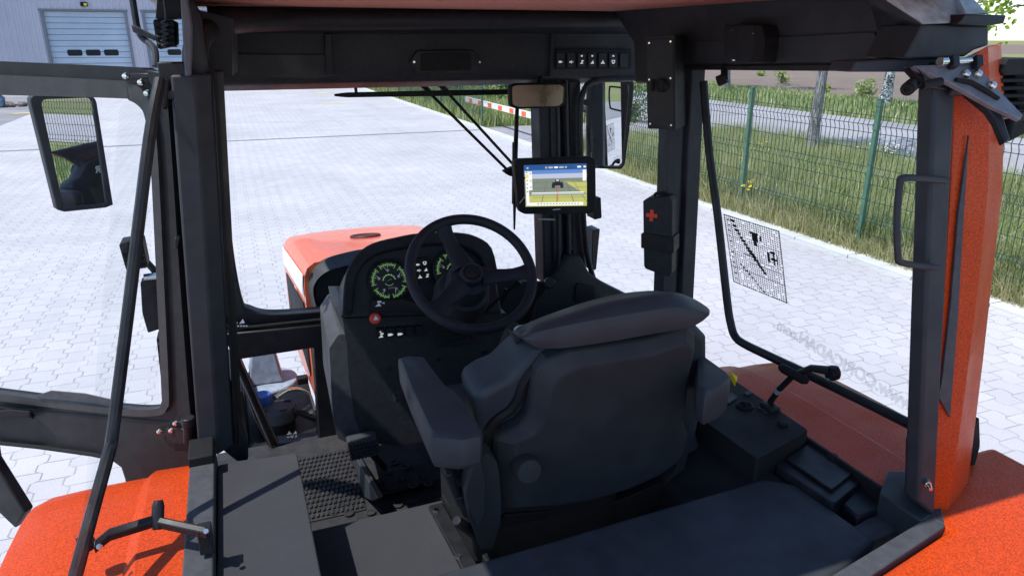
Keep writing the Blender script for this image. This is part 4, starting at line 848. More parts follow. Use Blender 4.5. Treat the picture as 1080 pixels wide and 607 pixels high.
# =================================================================== SETTING
def world_nodes(name):
    m, nt, out = nmat(name); b = nt.nodes.new('ShaderNodeBsdfPrincipled'); nt.links.new(b.outputs[0], out.inputs[0])
    geo = nt.nodes.new('ShaderNodeNewGeometry'); return m, nt, b, geo.outputs['Position']
def ramp(nt, src, stops):
    r = nt.nodes.new('ShaderNodeValToRGB'); nt.links.new(src, r.inputs[0])
    els = r.color_ramp.elements
    while len(els) < len(stops): els.new(.5)
    for e, (p, c) in zip(els, stops): e.position = p; e.color = (*c, 1) if len(c) == 3 else c
    return r.outputs[0]
def noise(nt, vec, scale, detail=5, rough=.55, dist=0):
    n = nt.nodes.new('ShaderNodeTexNoise'); n.inputs['Scale'].default_value = scale; n.inputs['Detail'].default_value = detail
    n.inputs['Roughness'].default_value = rough; n.inputs['Distortion'].default_value = dist; nt.links.new(vec, n.inputs['Vector']); return n.outputs['Fac']
def mixc(nt, f, a, b, mode='MIX'):
    m = nt.nodes.new('ShaderNodeMix'); m.data_type = 'RGBA'; m.blend_type = mode
    for s, v in (('Factor', f), ('A', a), ('B', b)):
        if isinstance(v, (int, float)): m.inputs[s].default_value = v
        elif isinstance(v, tuple): m.inputs[s].default_value = (*v, 1)
        else: nt.links.new(v, m.inputs[s])
    return m.outputs['Result']
def mth(nt, op, a, b=0.0, c=None):
    m = nt.nodes.new('ShaderNodeMath'); m.operation = op
    for i, v in enumerate((a, b) if c is None else (a, b, c)):
        if isinstance(v, (int, float)): m.inputs[i].default_value = v
        else: nt.links.new(v, m.inputs[i])
    return m.outputs[0]
def xyz(nt, v):
    s = nt.nodes.new('ShaderNodeSeparateXYZ'); nt.links.new(v, s.inputs[0]); return s.outputs
def comb(nt, x, y, z=0.0):
    c = nt.nodes.new('ShaderNodeCombineXYZ')
    for i, v in enumerate((x, y, z)):
        if isinstance(v, (int, float)): c.inputs[i].default_value = v
        else: nt.links.new(v, c.inputs[i])
    return c.outputs[0]
def bump(nt, b, h, s, d=.01):
    bp = nt.nodes.new('ShaderNodeBump'); bp.inputs['Strength'].default_value = s; bp.inputs['Distance'].default_value = d
    nt.links.new(h, bp.inputs['Height']); nt.links.new(bp.outputs[0], b.inputs['Normal'])

# paving of interlocking stones with kinked joints
def paving():
    m, nt, b, pos = world_nodes('interlocking paving'); x, y, z = xyz(nt, pos)
    wob = mth(nt, 'MULTIPLY', mth(nt, 'SUBTRACT', noise(nt, pos, 1.7, 2), .5), .03)
    tri = mth(nt, 'PINGPONG', mth(nt, 'ADD', y, .06), .12)
    xo = mth(nt, 'ADD', x, mth(nt, 'MULTIPLY', mth(nt, 'SMOOTH_MIN', mth(nt,'SMOOTH_MAX', tri, .042, .006), .078, .006), 1.35))
    v = comb(nt, mth(nt, 'ADD', y, wob), mth(nt, 'ADD', xo, wob))
    br = nt.nodes.new('ShaderNodeTexBrick'); nt.links.new(v, br.inputs['Vector'])
    br.inputs['Scale'].default_value = 1; br.inputs['Brick Width'].default_value = .24; br.inputs['Row Height'].default_value = .20
    br.inputs['Mortar Size'].default_value = .0065; br.inputs['Mortar Smooth'].default_value = .35; br.offset = .5
    br.inputs['Color1'].default_value = (.46, .45, .465, 1); br.inputs['Color2'].default_value = (.54, .53, .545, 1); br.inputs['Mortar'].default_value = (.5, .5, .5, 1)
    base = mixc(nt, mth(nt, 'MULTIPLY', noise(nt, pos, 60, 6, .75), 1.0), (.41, .402, .414), (.63, .62, .63))
    base = mixc(nt, .5, base, br.outputs['Color'])
    big = ramp(nt, noise(nt, pos, .35, 6, .6), [(.35, (.88, .88, .9)), (.65, (1.05, 1.04, 1.06))])
    base = mixc(nt, 1.0, base, big, 'MULTIPLY')
    speck = ramp(nt, noise(nt, pos, 140, 2, .5), [(.56, (1, 1, 1)), (.72, (.55, .54, .55))])
    base = mixc(nt, .8, base, speck, 'MULTIPLY')
    # brownish stains out in the yard
    sx, sy_, _ = xyz(nt, pos)
    st = noise(nt, comb(nt, mth(nt,'MULTIPLY',sx,.22), mth(nt,'MULTIPLY',sy_,.9)), 1.0, 7, .65)
    stf = mth(nt, 'MULTIPLY', ramp(nt, st, [(.56, (0, 0, 0)), (.72, (1, 1, 1))]), ramp(nt, mth(nt,'DIVIDE',sy_,60.0), [(.33,(0,0,0)),(.45,(.55,.55,.55))]))
    base = mixc(nt, stf, base, (.30, .27, .24))
    tyre_ = mth(nt,'MULTIPLY', ramp(nt, noise(nt, comb(nt, mth(nt,'MULTIPLY',sx,1.6), mth(nt,'MULTIPLY',sy_,.10)), 1.0, 5, .6), [(.54,(0,0,0)),(.70,(.35,.35,.35))]), noise(nt, pos, 5, 4, .7))
    base = mixc(nt, tyre_, base, (.27, .255, .25))
    jv = ramp(nt, noise(nt, pos, 2.6, 3, .6), [(.34, (.25, .25, .25)), (.58, (1, 1, 1))])
    jf = mth(nt, 'MULTIPLY', br.outputs['Fac'], jv)
    base = mixc(nt, mth(nt, 'MULTIPLY', jf, .62), base, (.15, .145, .14))
    nt.links.new(base, b.inputs['Base Color']); b.inputs['Roughness'].default_value = .85; b.inputs['Specular IOR Level'].default_value = .25
    h = mth(nt, 'SUBTRACT', mth(nt, 'MULTIPLY', noise(nt, pos, 90, 4, .7), .35), br.outputs['Fac'])
    bump(nt, b, h, .45, .006); return m
def soft(name, c0, c1, s0=3.0, s1=40, rough=.9, bumpd=.02, bs=.4, c2=None, sp=.6):
    m, nt, b, pos = world_nodes(name)
    f = mth(nt, 'ADD', mth(nt, 'MULTIPLY', noise(nt, pos, s0, 6, .6), .55), mth(nt, 'MULTIPLY', noise(nt, pos, s1, 5, .7), .45))
    c = ramp(nt, f, [(.36, c0), (.64, c1)])
    if c2: c = mixc(nt, ramp(nt, noise(nt, pos, sp, 5, .6), [(.52, (0,0,0)), (.66, (1,1,1))]), c, c2)
    nt.links.new(c, b.inputs['Base Color']); b.inputs['Roughness'].default_value = rough; b.inputs['Specular IOR Level'].default_value = .2
    bump(nt, b, f, bs, bumpd); return m
M_PAVE = paving()
M_ASPH = soft('old pale asphalt', (.20,.20,.215), (.30,.295,.31), .7, 60, c2=(.34,.33,.34), sp=.25)
M_ROAD = soft('sun bleached road', (.30,.29,.32), (.40,.39,.415), .5, 60, c2=(.27,.265,.285), sp=.35)
M_DRIVE= soft('worn cobble drive', (.24,.225,.245), (.38,.36,.385), 3.5, 14, c2=(.22,.20,.19), sp=.8)
M_KERB = soft('pale concrete kerb', (.46,.47,.475), (.62,.63,.62), 2.5, 70, bumpd=.004)
M_SOIL = soft('ploughed soil', (.155,.118,.098), (.235,.185,.155), .9, 9, bumpd=.08, bs=.7, c2=(.19,.16,.12), sp=.12)
M_VERGE= soft('grassy earth', (.10,.12,.045), (.20,.21,.09), 1.2, 18, bumpd=.06, bs=.8, c2=(.17,.15,.08), sp=.7)
M_MEAD = soft('pale meadow', (.17,.19,.07), (.27,.27,.12), .02, .3, bumpd=.1)
M_STRIP= soft('drain strip concrete', (.15,.15,.165), (.24,.24,.26), 4, 60, bumpd=.004)
M_YPAINT=soft('worn yellow paint', (.60,.47,.12), (.70,.62,.40), 3, 30, bumpd=.003)

def sheet(name, x0, y0, x1, y1, z, m, nx=1, ny=1, label=None):
    mb = MB(); vs = [V((x0+(x1-x0)*i/nx, y0+(y1-y0)*j/ny, z)) for j in range(ny+1) for i in range(nx+1)]
    mb.add(vs, [[j*(nx+1)+i, j*(nx+1)+i+1, (j+1)*(nx+1)+i+1, (j+1)*(nx+1)+i] for j in range(ny) for i in range(nx)])
    return struct(mb.build(name, m), label=label)
KX = 6.86
sheet('ground', -2500, -2500, 2500, 2500, -.03, M_MEAD, label='wide ground sheet of pale meadow reaching the horizon')
sheet('soil_field', 28.4, -40, 95, 160, -.018, M_SOIL, label='bare brown ploughed field beyond the road')
sheet('far_soil_field', 150, -300, 420, 420, -.014, M_SOIL, label='distant brown field near the horizon')
sheet('asphalt', -40, 20, KX, 47.5, -.008, M_ASPH, label='grey asphalt apron beside the paved yard')
sheet('paved_yard', -7.85, -60, KX, 47.5, 0, M_PAVE, label='pale yard of interlocking paving stones')
sheet('asphalt_side', -40, -60, -7.86, 19.99, -.008, M_ASPH, label='grey asphalt left of the paved yard')
sheet('road', 13.3, -60, 21.2, 140, -.004, M_ROAD, label='pale asphalt road running past the fence')
sheet('driveway', 7.17, 17.6, 13.6, 23.0, .0, M_DRIVE, label='worn driveway linking yard and road through the gate gap')
sheet('verge', 7.17, -14, 13.3, 17.55, -.012, M_VERGE, label='grassy earth strip between kerb and road')
sheet('verge', 7.17, 23.05, 13.3, 60, -.012, M_VERGE, label='grassy earth strip beyond the driveway')
sheet('far_verge', 21.2, -60, 28.4, 140, -.012, M_VERGE, label='grassy strip on the far side of the road')
sheet('drain_strip', -7.85, 22.32, KX, 22.50, .004, M_STRIP, label='thin grey drain line crossing the paved yard')
mb = MB()
for k in range(62):
    y = -14+k
    if y+1 <= 47.5: mb.box(((KX+7.16)/2, y+.5, .0), (.30, .985, .09))
struct(mb.build('kerb', M_KERB, None, .008), label='pale concrete kerb along the grass')
mb = MB(); mb.box((9.0, 17.56, .0), (3.6, .10, .10)); struct(mb.build('driveway_edge', M_KERB, None, .008))
def blot(name, c, r, m, z, lab, sx=1.0):
    pts = [V((c[0]+r*sx*math.cos(a)*(1+.35*math.sin(3*a+c[0])+.25*math.sin(5*a)), c[1]+r*math.sin(a)*(1+.3*math.cos(2*a)), z)) for a in [2*math.pi*i/28 for i in range(28)]]
    mb = MB(); mb.poly(pts); return struct(mb.build(name, m), label=lab)
for i, (px, py, r, sx) in enumerate(((364,108.5,.22,1.5),(350,109,.25,2.2),(341,98,.35,1.5),(28,119.5,.3,1.6))):
    blot('yellow_paint_mark', A(px,py,'z',0), r, M_YPAINT, .005+.0005*i, 'worn yellow paint mark on the ground', sx)

# ---- warehouse
BY = 47.5
M_CLAD = soft('lilac white sheet cladding', (.44,.43,.50), (.52,.51,.58), .5, 25, rough=.5, bumpd=.002, bs=.1)
M_SHUT = soft('pale blue shutter slats', (.36,.43,.52), (.45,.53,.62), .7, 30, rough=.45, bumpd=.002, bs=.1)
M_FRAME= mat('grey door frame', (.16,.17,.20), .5)
M_DKGL = mat('dark window glass', (.010,.013,.018), .4, spec=.2, namt=.3, nscale=2)
M_CONC = soft('weathered grey block', (.19,.18,.175), (.29,.275,.265), 3, 30)
M_ROOFM= soft('warehouse roof sheet', (.22,.22,.24), (.30,.30,.32), .5, 30)
wh = thing('warehouse', (-8, BY, 0), 'pale lilac metal clad warehouse with blue shutter doors at the far end of the yard', 'warehouse')
def facade(doors, x0, x1, ztop):
    """corrugated front wall with door openings"""
    mb = MB(); p = .30; x = x0; prof = []
    while x < x1:
        prof += [(x,0),(x+.10,0),(x+.13,-.035),(x+.22,-.035),(x+.25,0)]; x += p
    prof = [q for q in prof if q[0] <= x1]+[(x1,0)]
    for i in range(len(prof)-1):
        (a,da),(b_,db) = prof[i],prof[i+1]
        if b_-a < 1e-5: continue
        zb = 0
        for d0,d1,dz in doors:
            if a >= d0-.05 and b_ <= d1+.05: zb = dz
        mb.add([(a,BY+da,zb),(b_,BY+db,zb),(b_,BY+db,ztop),(a,BY+da,ztop)],[[0,1,2,3]])
    return mb.build('front_wall', M_CLAD, wh, 0, angle=20)
D1 = (-9.35,-5.28,4.20); D2 = (-4.45,.02,4.20); D3 = (1.75,5.9,4.20)
facade((D1,D2,D3), -34, 7.2, 7.0)
mb = MB(); mb.box((-34,BY+9,3.5),(.2,18,7)); mb.box((7.2,BY+9,3.5),(.2,18,7)); mb.box((-13.4,BY+18,3.5),(41,.2,7)); mb.build('side_wall', M_CLAD, wh)
mb = MB(); mb.loft([[V((-34.4,y,z)),V((7.6,y,z)),V((7.6,y,z+.2)),V((-34.4,y,z+.2))] for y,z in ((BY-.5,7.0),(BY+9,8.6),(BY+18.5,7.0))]); mb.build('roof', M_ROOFM, wh)
for d0,d1,dz in (D1,D2,D3):
    mb = MB(); n = 14
    for k in range(n):
        z0 = dz*k/n; z1 = dz*(k+1)/n
        mb.loft([[V((x,BY+.16,z0)),V((x,BY+.115,z0+.02)),V((x,BY+.10,(z0+z1)/2)),V((x,BY+.115,z1-.02)),V((x,BY+.16,z1)),V((x,BY+.20,z1)),V((x,BY+.20,z0))] for x in (d0+.08,d1-.08)])
    dr = mb.build('shutter_door', M_SHUT, wh, 0, angle=25)
    mb = MB(); mb.box(((d0+d1)/2,BY+.06,dz+.05),(d1-d0+.2,.26,.10)); mb.box((d0+.02,BY+.06,dz/2),(.14,.26,dz)); mb.box((d1-.02,BY+.06,dz/2),(.14,.26,dz)); mb.build('door_frame', M_FRAME, dr, .01)
    w_ = d1-d0
    for k in range(3):
        cx = d0+w_*(.30+.22*k)
        mb = MB(); mb.prism(rounded([V((cx-.36,BY+.085,1.90)),V((cx+.36,BY+.085,1.90)),V((cx+.36,BY+.085,2.22)),V((cx-.36,BY+.085,2.22))],.3,3),(0,.03,0)); mb.build('door_window', M_DKGL, dr, .01)
mb = MB(); mb.box((-7.23,BY-.12,4.55),(.34,.2,.22)); mb.box((-7.23,BY-.02,4.62),(.1,.2,.1)); wl_ = mb.build('wall_lamp', M_RUB, wh, .02)
mb = MB(); mb.box((-7.16,BY-.225,4.54),(.14,.02,.12)); mb.build('lens', M_YEL, wl_)
blk = thing('concrete_block', (.9,BY-.35,0), 'grey brown concrete block standing against the wall between two blue doors', 'concrete block')
mb = MB(); mb.box((.92,BY-.35,.28),(1.40,.45,.56)); mb.build('block', M_CONC, blk, .03)
mb = MB(); mb.box((.92,BY-.35,.58),(1.0,.40,.04)); mb.build('cap_slab', M_KERB, blk, .01)
# tarp covered pile left of the yard
tp = thing('tarp_pile', (-10.1,37.9,0), 'pile under a crumpled blue tarpaulin on the asphalt left of the yard', 'pile')
bm = bmesh.new(); bmesh.ops.create_icosphere(bm, subdivisions=4, radius=1)
for v in bm.verts:
    p = v.co; k = 1+.13*math.sin(5*p.x+2*p.y)+.10*math.sin(9*p.y+4*p.z)+.07*math.sin(13*p.x-7*p.z)
    v.co = V((p.x*.75*k, p.y*.6*k, max(-.02, p.z)*.78*k))
me = bpy.data.meshes.new('tarpaulin'); bm.to_mesh(me); bm.free(); me.materials.append(mat('blue tarpaulin',(.13,.20,.29),.45,nscale=6,namt=.4)); me.shade_smooth()
o = bpy.data.objects.new('tarpaulin', me); COL.objects.link(o); o.location = (-.15,0,0); o.parent = tp
mb = MB()
for k in range(14): mb.sphere((-9.35+random.uniform(-.35,.4),37.8+random.uniform(-.3,.3),.08),random.uniform(.07,.17),5,(1.3,1,.8))
mb.build('rubble', mat('rubble brown',(.16,.13,.12),.9,nscale=8,namt=.5), tp)
# low farm cart far down the yard
M_CART = mat('galvanised cart', (.30,.31,.33), .5)
ct = thing('flatbed_cart', (6.2,46,0), 'small grey flatbed cart parked at the far right corner of the yard', 'cart')
mb = MB(); mb.box((6.2,46.2,.62),(2.4,1.2,.10)); mb.box((6.2,46.2,.50),(2.2,.12,.12)); mb.box((7.6,46.2,.5),(.9,.08,.08)); mb.build('bed', M_CART, ct, .01)
for x in (5.35,6.95):
    for y in (45.7,46.7):
        mb = MB(); mb.lathe((x,y-.08,.26),(0,1,0),[(.10,0),(.25,0),(.27,.03),(.27,.13),(.25,.16),(.10,.16)],20); mb.build('wheel', M_RUB, ct)

# ---- mesh fence with posts
M_FENCE = mat('dark green coated steel', (.022,.060,.043), .45, nscale=6, namt=.25, scuff=.1)
M_POST  = mat('green fence post', (.055,.135,.088), .42, nscale=5, namt=.25, scuff=.1)
FX, FH, SP = 7.24, 2.02, 2.525
def fence(y_list, label):
    f = thing('mesh_fence', (FX, y_list[0], 0), label, 'fence', 'green mesh fences along the yard')
    pm = MB(); pm.box((0,0,FH/2),(.06,.06,FH)); pm.box((0,0,FH+.005),(.066,.066,.014))
    for z in (.30,.75,1.20,1.65,1.95): pm.box((-.034,0,z),(.008,.07,.03))
    proto = pm.build('post', M_POST, None, .006)
    own_list = []
    for i, y in enumerate(y_list):
        p = proto if i == 0 else proto.copy()
        if i: COL.objects.link(p)
        p.parent = f; p.location = (0, y-y_list[0], 0)
    mm = MB(); Lp = SP-.02; zs = [.05+.22*k for k in range(9)]
    for k in range(int(Lp/.083)):
        yy = .03+k*.083; s = .0036
        pts = [(0,.03),(0,.38),(-.025,.44),(0,.50),(0,1.0),(-.025,1.06),(0,1.12),(0,1.62),(-.028,1.69),(0,1.76),(0,FH-.04)]
        mm.loft([[V((x-s,yy-s,z)),V((x+s,yy-s,z)),V((x+s,yy+s,z)),V((x-s,yy+s,z))] for x,z in pts])
    for z in zs+[.44,1.06,1.69]:
        mm.loft([[V((.006,yy,z-.0042)),V((.014,yy,z-.0042)),V((.014,yy,z+.0042)),V((.006,yy,z+.0042))] for yy in (0.0,Lp)])
    pp_ = mm.build('mesh_panel', M_FENCE, None, 0)
    for i in range(len(y_list)-1):
        p = pp_ if i == 0 else pp_.copy()
        if i: COL.objects.link(p)
        p.parent = f; p.location = (0, y_list[i]-y_list[0]+.01, 0)
    return f
fence([9.735-SP*9+SP*k for k in range(13)], 'green welded mesh fence on steel posts beside the tractor, nearer side of the gate gap')
fence([23.2+SP*k for k in range(10)], 'green welded mesh fence on steel posts running from the striped barrier to the warehouse')

# ---- striped barrier
M_BW = mat('white barrier paint', (.78,.78,.78), .4, namt=.06); M_BR = mat('orange red barrier paint', (.85,.13,.03), .4, namt=.06)
ba = thing('boom_barrier', (7.75,17.9,0), 'red and white striped boom barrier pole across the driveway', 'barrier')
b0 = V((7.6,26.1,.68)); b1 = V((7.6,17.9,.66)); 
def bdir(t): return b0.lerp(b1,t)
mb = MB(); mb.loft([[p+V((x,0,z)) for x,z in ((-.03,-.09),(.03,-.09),(.03,.09),(-.03,.09))] for p in (b0,b1)])
boom = mb.build('boom', M_BW, ba, .006)
mb = MB(); n = 8
for k in range(n):
    t0=(k+.45)/n; t1=(k+.80)/n
    mb.loft([[p+V((x,0,z)) for x,z in ((-.0325,-.075),(.0325,-.075),(.0325,.07),(-.0325,.07))] for p in (bdir(t0),bdir(t1))])
mb.build('stripes', M_BR, boom)
mb = MB(); mb.box((7.75,17.75,.5),(.32,.34,1.0)); mb.box((7.75,17.75,1.02),(.36,.38,.05)); mb.build('drive_cabinet', M_BW, ba, .02)
mb = MB(); mb.cyl((7.6,17.9,.80),(7.55,17.9,.80),.07); mb.build('pivot', M_RUB, ba)

# ---- grass, flowers
def blades(name, n, xr, yr, hr, wr, cols, lean=.35, mask=None, label=None, dens=None):
    x = RNG.uniform(xr[0], xr[1], n); y = RNG.uniform(yr[0], yr[1], n)
    if dens is not None:
        keep = RNG.random(n) < dens(x, y); x, y = x[keep], y[keep]; n = len(x)
    # clumpy heights
    cl = .62+.38*np.sin(x*2.3+1.7*np.sin(y*1.9))*np.cos(y*2.7+1.3*np.sin(x*3.1))
    h = RNG.uniform(hr[0], hr[1], n)*(.55+.6*np.clip(cl, 0, 1)); w = RNG.uniform(wr[0], wr[1], n)
    a = RNG.uniform(0, 2*np.pi, n); la = RNG.uniform(0, 2*np.pi, n); ln = np.abs(RNG.normal(0, lean, n))*h
    dx, dy = np.cos(a)*w/2, np.sin(a)*w/2; lx, ly = np.cos(la)*ln, np.sin(la)*ln
    z0 = np.full(n, -.012)
    P = np.stack([np.stack([x-dx, y-dy, z0], 1), np.stack([x+dx, y+dy, z0], 1),
                  np.stack([x+dx*.7+lx*.35, y+dy*.7+ly*.35, h*.55], 1), np.stack([x-dx*.7+lx*.35, y-dy*.7+ly*.35, h*.55], 1),
                  np.stack([x+lx, y+ly, h*(1-.25*np.minimum(1, ln/h))], 1)], 1).reshape(-1, 3)
    me = bpy.data.meshes.new(name); me.vertices.add(len(P)); me.vertices.foreach_set('co', P.astype(np.float32).ravel())
    base = np.arange(n)*5
    loops = np.stack([base, base+1, base+2, base+3, base+3, base+2, base+4], 1).ravel()
    me.loops.add(len(loops)); me.loops.foreach_set('vertex_index', loops.astype(np.int32))
    ls = np.stack([np.arange(n)*7, np.arange(n)*7+4], 1).ravel(); lt = np.tile([4, 3], n)
    me.polygons.add(2*n); me.polygons.foreach_set('loop_start', ls.astype(np.int32)); me.polygons.foreach_set('loop_total', lt.astype(np.int32))
    me.update(calc_edges=True)
    at = me.attributes.new('tone', 'FLOAT', 'POINT'); at.data.foreach_set('value', np.repeat(RNG.random(n), 5).astype(np.float32))
    me.materials.append(cols); o = bpy.data.objects.new(name, me); COL.objects.link(o); struct(o, 'stuff', label); return o
def leafmat(name, stops, trans=.35, patch=None):
    m, nt, out = nmat(name); N = nt.nodes.new; L = nt.links.new
    at = N('ShaderNodeAttribute'); at.attribute_name = 'tone'
    geo = N('ShaderNodeNewGeometry')
    f = mth(nt, 'ADD', mth(nt, 'MULTIPLY', at.outputs['Fac'], .6), mth(nt, 'MULTIPLY', noise(nt, geo.outputs['Position'], .8, 4), .5))
    c = ramp(nt, f, stops)
    d = N('ShaderNodeBsdfDiffuse'); t = N('ShaderNodeBsdfTranslucent'); g = N('ShaderNodeBsdfGlossy'); g.inputs['Roughness'].default_value = .5
    L(c, d.inputs[0]); L(mixc(nt, 1.0, c, (1.15,1.1,.55), 'MULTIPLY'), t.inputs[0])
    mx = N('ShaderNodeMixShader'); mx.inputs[0].default_value = trans; L(d.outputs[0], mx.inputs[1]); L(t.outputs[0], mx.inputs[2])
    m2 = N('ShaderNodeMixShader'); m2.inputs[0].default_value = .04; L(mx.outputs[0], m2.inputs[1]); L(g.outputs[0], m2.inputs[2])
    L(m2.outputs[0], out.inputs[0]); return m
G1 = leafmat('meadow grass', [(.25,(.12,.19,.05)),(.45,(.27,.37,.13)),(.62,(.40,.47,.20)),(.82,(.60,.57,.34))])
G2 = leafmat('dry fence grass', [(.25,(.21,.23,.10)),(.5,(.35,.36,.18)),(.8,(.50,.46,.28))])
edge = lambda x, y: np.clip((x-7.15)/.35, .15, 1)
blades('grass', 95000, (7.13,13.4), (1.2,17.4), (.28,.62), (.010,.022), G1, .35, dens=edge, label='tall meadow grass between the fence and the road')
blades('grass', 46000, (7.03,8.3), (1.0,17.4), (.16,.48), (.007,.016), G2, .5, label='dry grass clumped along the foot of the fence')
blades('grass', 32000, (7.10,13.3), (23.1,60), (.35,.75), (.022,.045), G1, .35, label='tall grass behind the far fence')
blades('grass', 26000, (21.1,28.6), (8,75), (.15,.38), (.03,.06), G1, .4, label='short grass on the far road verge')
blades('grass', 5000, (8.5,13.3), (16.9,17.6), (.25,.5), (.010,.022), G1, .4, label='grass at the near edge of the driveway')
G3 = leafmat('straw seed stems', [(.25,(.40,.36,.20)),(.5,(.52,.47,.28)),(.8,(.66,.58,.38))])
blades('grass', 5200, (7.3,13.2), (1.2,17.4), (.60,1.0), (.006,.011), G3, .22, label='tall straw coloured seed stems standing out of the meadow grass')
blades('grass', 14000, (7.15,13.2), (-14,1.2), (.30,.65), (.02,.04), G1, .35, label='tall grass along the fence behind the tractor')
# wild flowers: each clump a thing
M_STEM = mat('flower stem', (.09,.14,.03), .7); M_PET = mat('yellow petals', (.85,.66,.03), .6, namt=.15)
M_PETW = mat('white petals', (.8,.8,.74), .6, namt=.1)
def flower(x, y, n, h, spread, label, pm=None, grp='yellow wildflowers in the grass'):
    f = thing('wildflower', (x,y,0), label, 'wildflower', grp)
    st_, pe = MB(), MB()
    for k in range(n):
        a=random.random()*6.28; r=spread*random.random(); hx,hy=x+r*math.cos(a),y+r*math.sin(a); hh=h*random.uniform(.75,1.1)
        st_.tube([V((x+.3*r*math.cos(a),y+.3*r*math.sin(a),0)),V((hx,hy,hh))],.004,5)
        for q in range(3): pe.sphere((hx+random.uniform(-.02,.02),hy+random.uniform(-.02,.02),hh+random.uniform(-.02,.03)),random.uniform(.009,.017),4,(1.2,1.2,.7))
    st_.build('stem', M_STEM, f); pe.build('blossom', pm or M_PET, f)
def ground_at(px,py): p = A(px,py,'z',.45); return p.x, p.y
flower(*ground_at(803,156),9,.52,.22,'loose yellow wildflowers in the grass between the two fence posts')
flower(*ground_at(786,166),4,.50,.12,'few yellow flowers right beside the second fence post, above the larger clump')
flower(*ground_at(790,197),12,.50,.14,'dense yellow flower clump at the foot of the second fence post')

flower(*ground_at(938,158),34,.55,.75,'wide scatter of white blossom in the grass right of the nearest visible fence post',M_PETW,'white wildflowers in the grass')
# ---- trees
def bark(name, c0, c1, birch=False):
    m, nt, b, pos = world_nodes(name); tc = nt.nodes.new('ShaderNodeTexCoord'); x,y,z = xyz(nt, tc.outputs['Object'])
    v = comb(nt, mth(nt,'MULTIPLY',x,1.0 if birch else 3.0), mth(nt,'MULTIPLY',y,1.0 if birch else 3.0), mth(nt,'MULTIPLY',z,1.6 if birch else .5))
    f = noise(nt, v, 7 if birch else 12, 6, .7, .6)
    c = ramp(nt, f, [(.44,c0),(.56,c1)]); nt.links.new(c, b.inputs['Base Color']); b.inputs['Roughness'].default_value=.9; bump(nt, b, f, .9, .02); return m
M_BARK = bark('grey bark', (.10,.095,.095), (.31,.30,.30)); M_BIRCH = bark('birch bark', (.02,.02,.02), (.72,.71,.68), True)
L_MID = leafmat('tree leaves', [(.25,(.05,.09,.015)),(.5,(.09,.16,.03)),(.8,(.17,.24,.05))], .4)
L_LIME= leafmat('fresh leaves', [(.25,(.14,.26,.02)),(.5,(.24,.38,.04)),(.8,(.38,.50,.08))], .5)
L_PALE= leafmat('pale field leaves', [(.25,(.26,.34,.11)),(.5,(.36,.44,.18)),(.8,(.46,.52,.26))], .4)
def leaves(name, pts, n, size, spread, m, parent):
    pts = np.array(pts); idx = RNG.integers(0, len(pts), n); c = pts[idx]+RNG.normal(0, 1, (n,3))*spread
    a = RNG.normal(0,1,(n,3)); a /= np.linalg.norm(a,axis=1)[:,None]; b = RNG.normal(0,1,(n,3)); b -= a*(a*b).sum(1)[:,None]; b /= np.linalg.norm(b,axis=1)[:,None]
    s = (size*RNG.uniform(.6,1.2,n))[:,None]; nrm=np.cross(a,b)
    P = np.stack([c-a*s, c-a*s*.2+b*s*.5, c+a*s*.55+b*s*.38+nrm*s*.12, c+a*s, c+a*s*.55-b*s*.38+nrm*s*.12, c-a*s*.2-b*s*.5],1).reshape(-1,3)
    me = bpy.data.meshes.new(name); me.vertices.add(len(P)); me.vertices.foreach_set('co',P.astype(np.float32).ravel())
    me.loops.add(6*n); me.loops.foreach_set('vertex_index',np.arange(6*n,dtype=np.int32)); me.polygons.add(n)
    me.polygons.foreach_set('loop_start',(np.arange(n)*6).astype(np.int32)); me.polygons.foreach_set('loop_total',np.full(n,6,dtype=np.int32)); me.update(calc_edges=True)
    at = me.attributes.new('tone','FLOAT','POINT'); at.data.foreach_set('value',np.repeat(RNG.random(n),6).astype(np.float32))
    me.materials.append(m); o = bpy.data.objects.new(name,me); COL.objects.link(o); o.parent = parent; return o
def tree(name, x, y, H, r, crown0, label, mb_, ml, nl, lsize, lean=(0,0), extra=(), cat='tree', group=None, cr=None):
    t = thing(name,(x,y,0),label,cat,group); mb = MB()
    tr = [V((lean[0]*k+.05*math.sin(3*k+x),lean[1]*k+.05*math.cos(4*k),H*k)) for k in [i/9 for i in range(10)]]
    mb.tube(tr,[r*1.35]+[r*(1-.80*i/9) for i in range(1,10)],12); tips=[]
    cr = cr or H*.28
    for k in range(16):
        f = crown0+(1-crown0)*random.random()*.95; b0 = tr[0].lerp(tr[-1],f); a = random.random()*6.283; ln = cr*(1.15-.6*abs(f-.55))*random.uniform(.6,1.1)
        e = b0+V((math.cos(a)*ln,math.sin(a)*ln,ln*random.uniform(.15,.7))); mid = b0.lerp(e,.5)+V((0,0,-.08*ln+.1*random.random()))
        mb.tube([b0,mid,e],[r*.30,r*.18,r*.06],6)
        for q in (.45,.65,.8,.92,1.0,1.05): tips.append(tuple(b0.lerp(e,q)+V((random.uniform(-.3,.3),random.uniform(-.3,.3),random.uniform(-.2,.25)))*ln*.35))
    for pth in extra:
        mb.tube([V(p) for p in pth],[r*.3*(1-.75*i/(len(pth)-1)) for i in range(len(pth))],6); tips += [tuple(V(pth[-2]).lerp(V(pth[-1]),s)) for s in (.3,.6,.8,1.0,1.0,1.05)]
    mb.build('trunk', mb_, None); tk_ = bpy.context.scene.collection.objects[-1]; tk_.parent = t
    leaves('crown', tips, nl, lsize, cr*.14, ml, t); return t
tree('grey_tree',12.5,13.83,8.5,.135,.42,'grey barked tree growing in the grass just behind the fence','M' and M_BARK,L_MID,4200,.085,(.0,.0),cr=2.1)
tree('birch_tree',26.2,24.4,10,.22,.40,'black and white birch on the far road verge, seen over the nearest fence post',M_BIRCH,L_MID,3000,.12,(.3,.0))
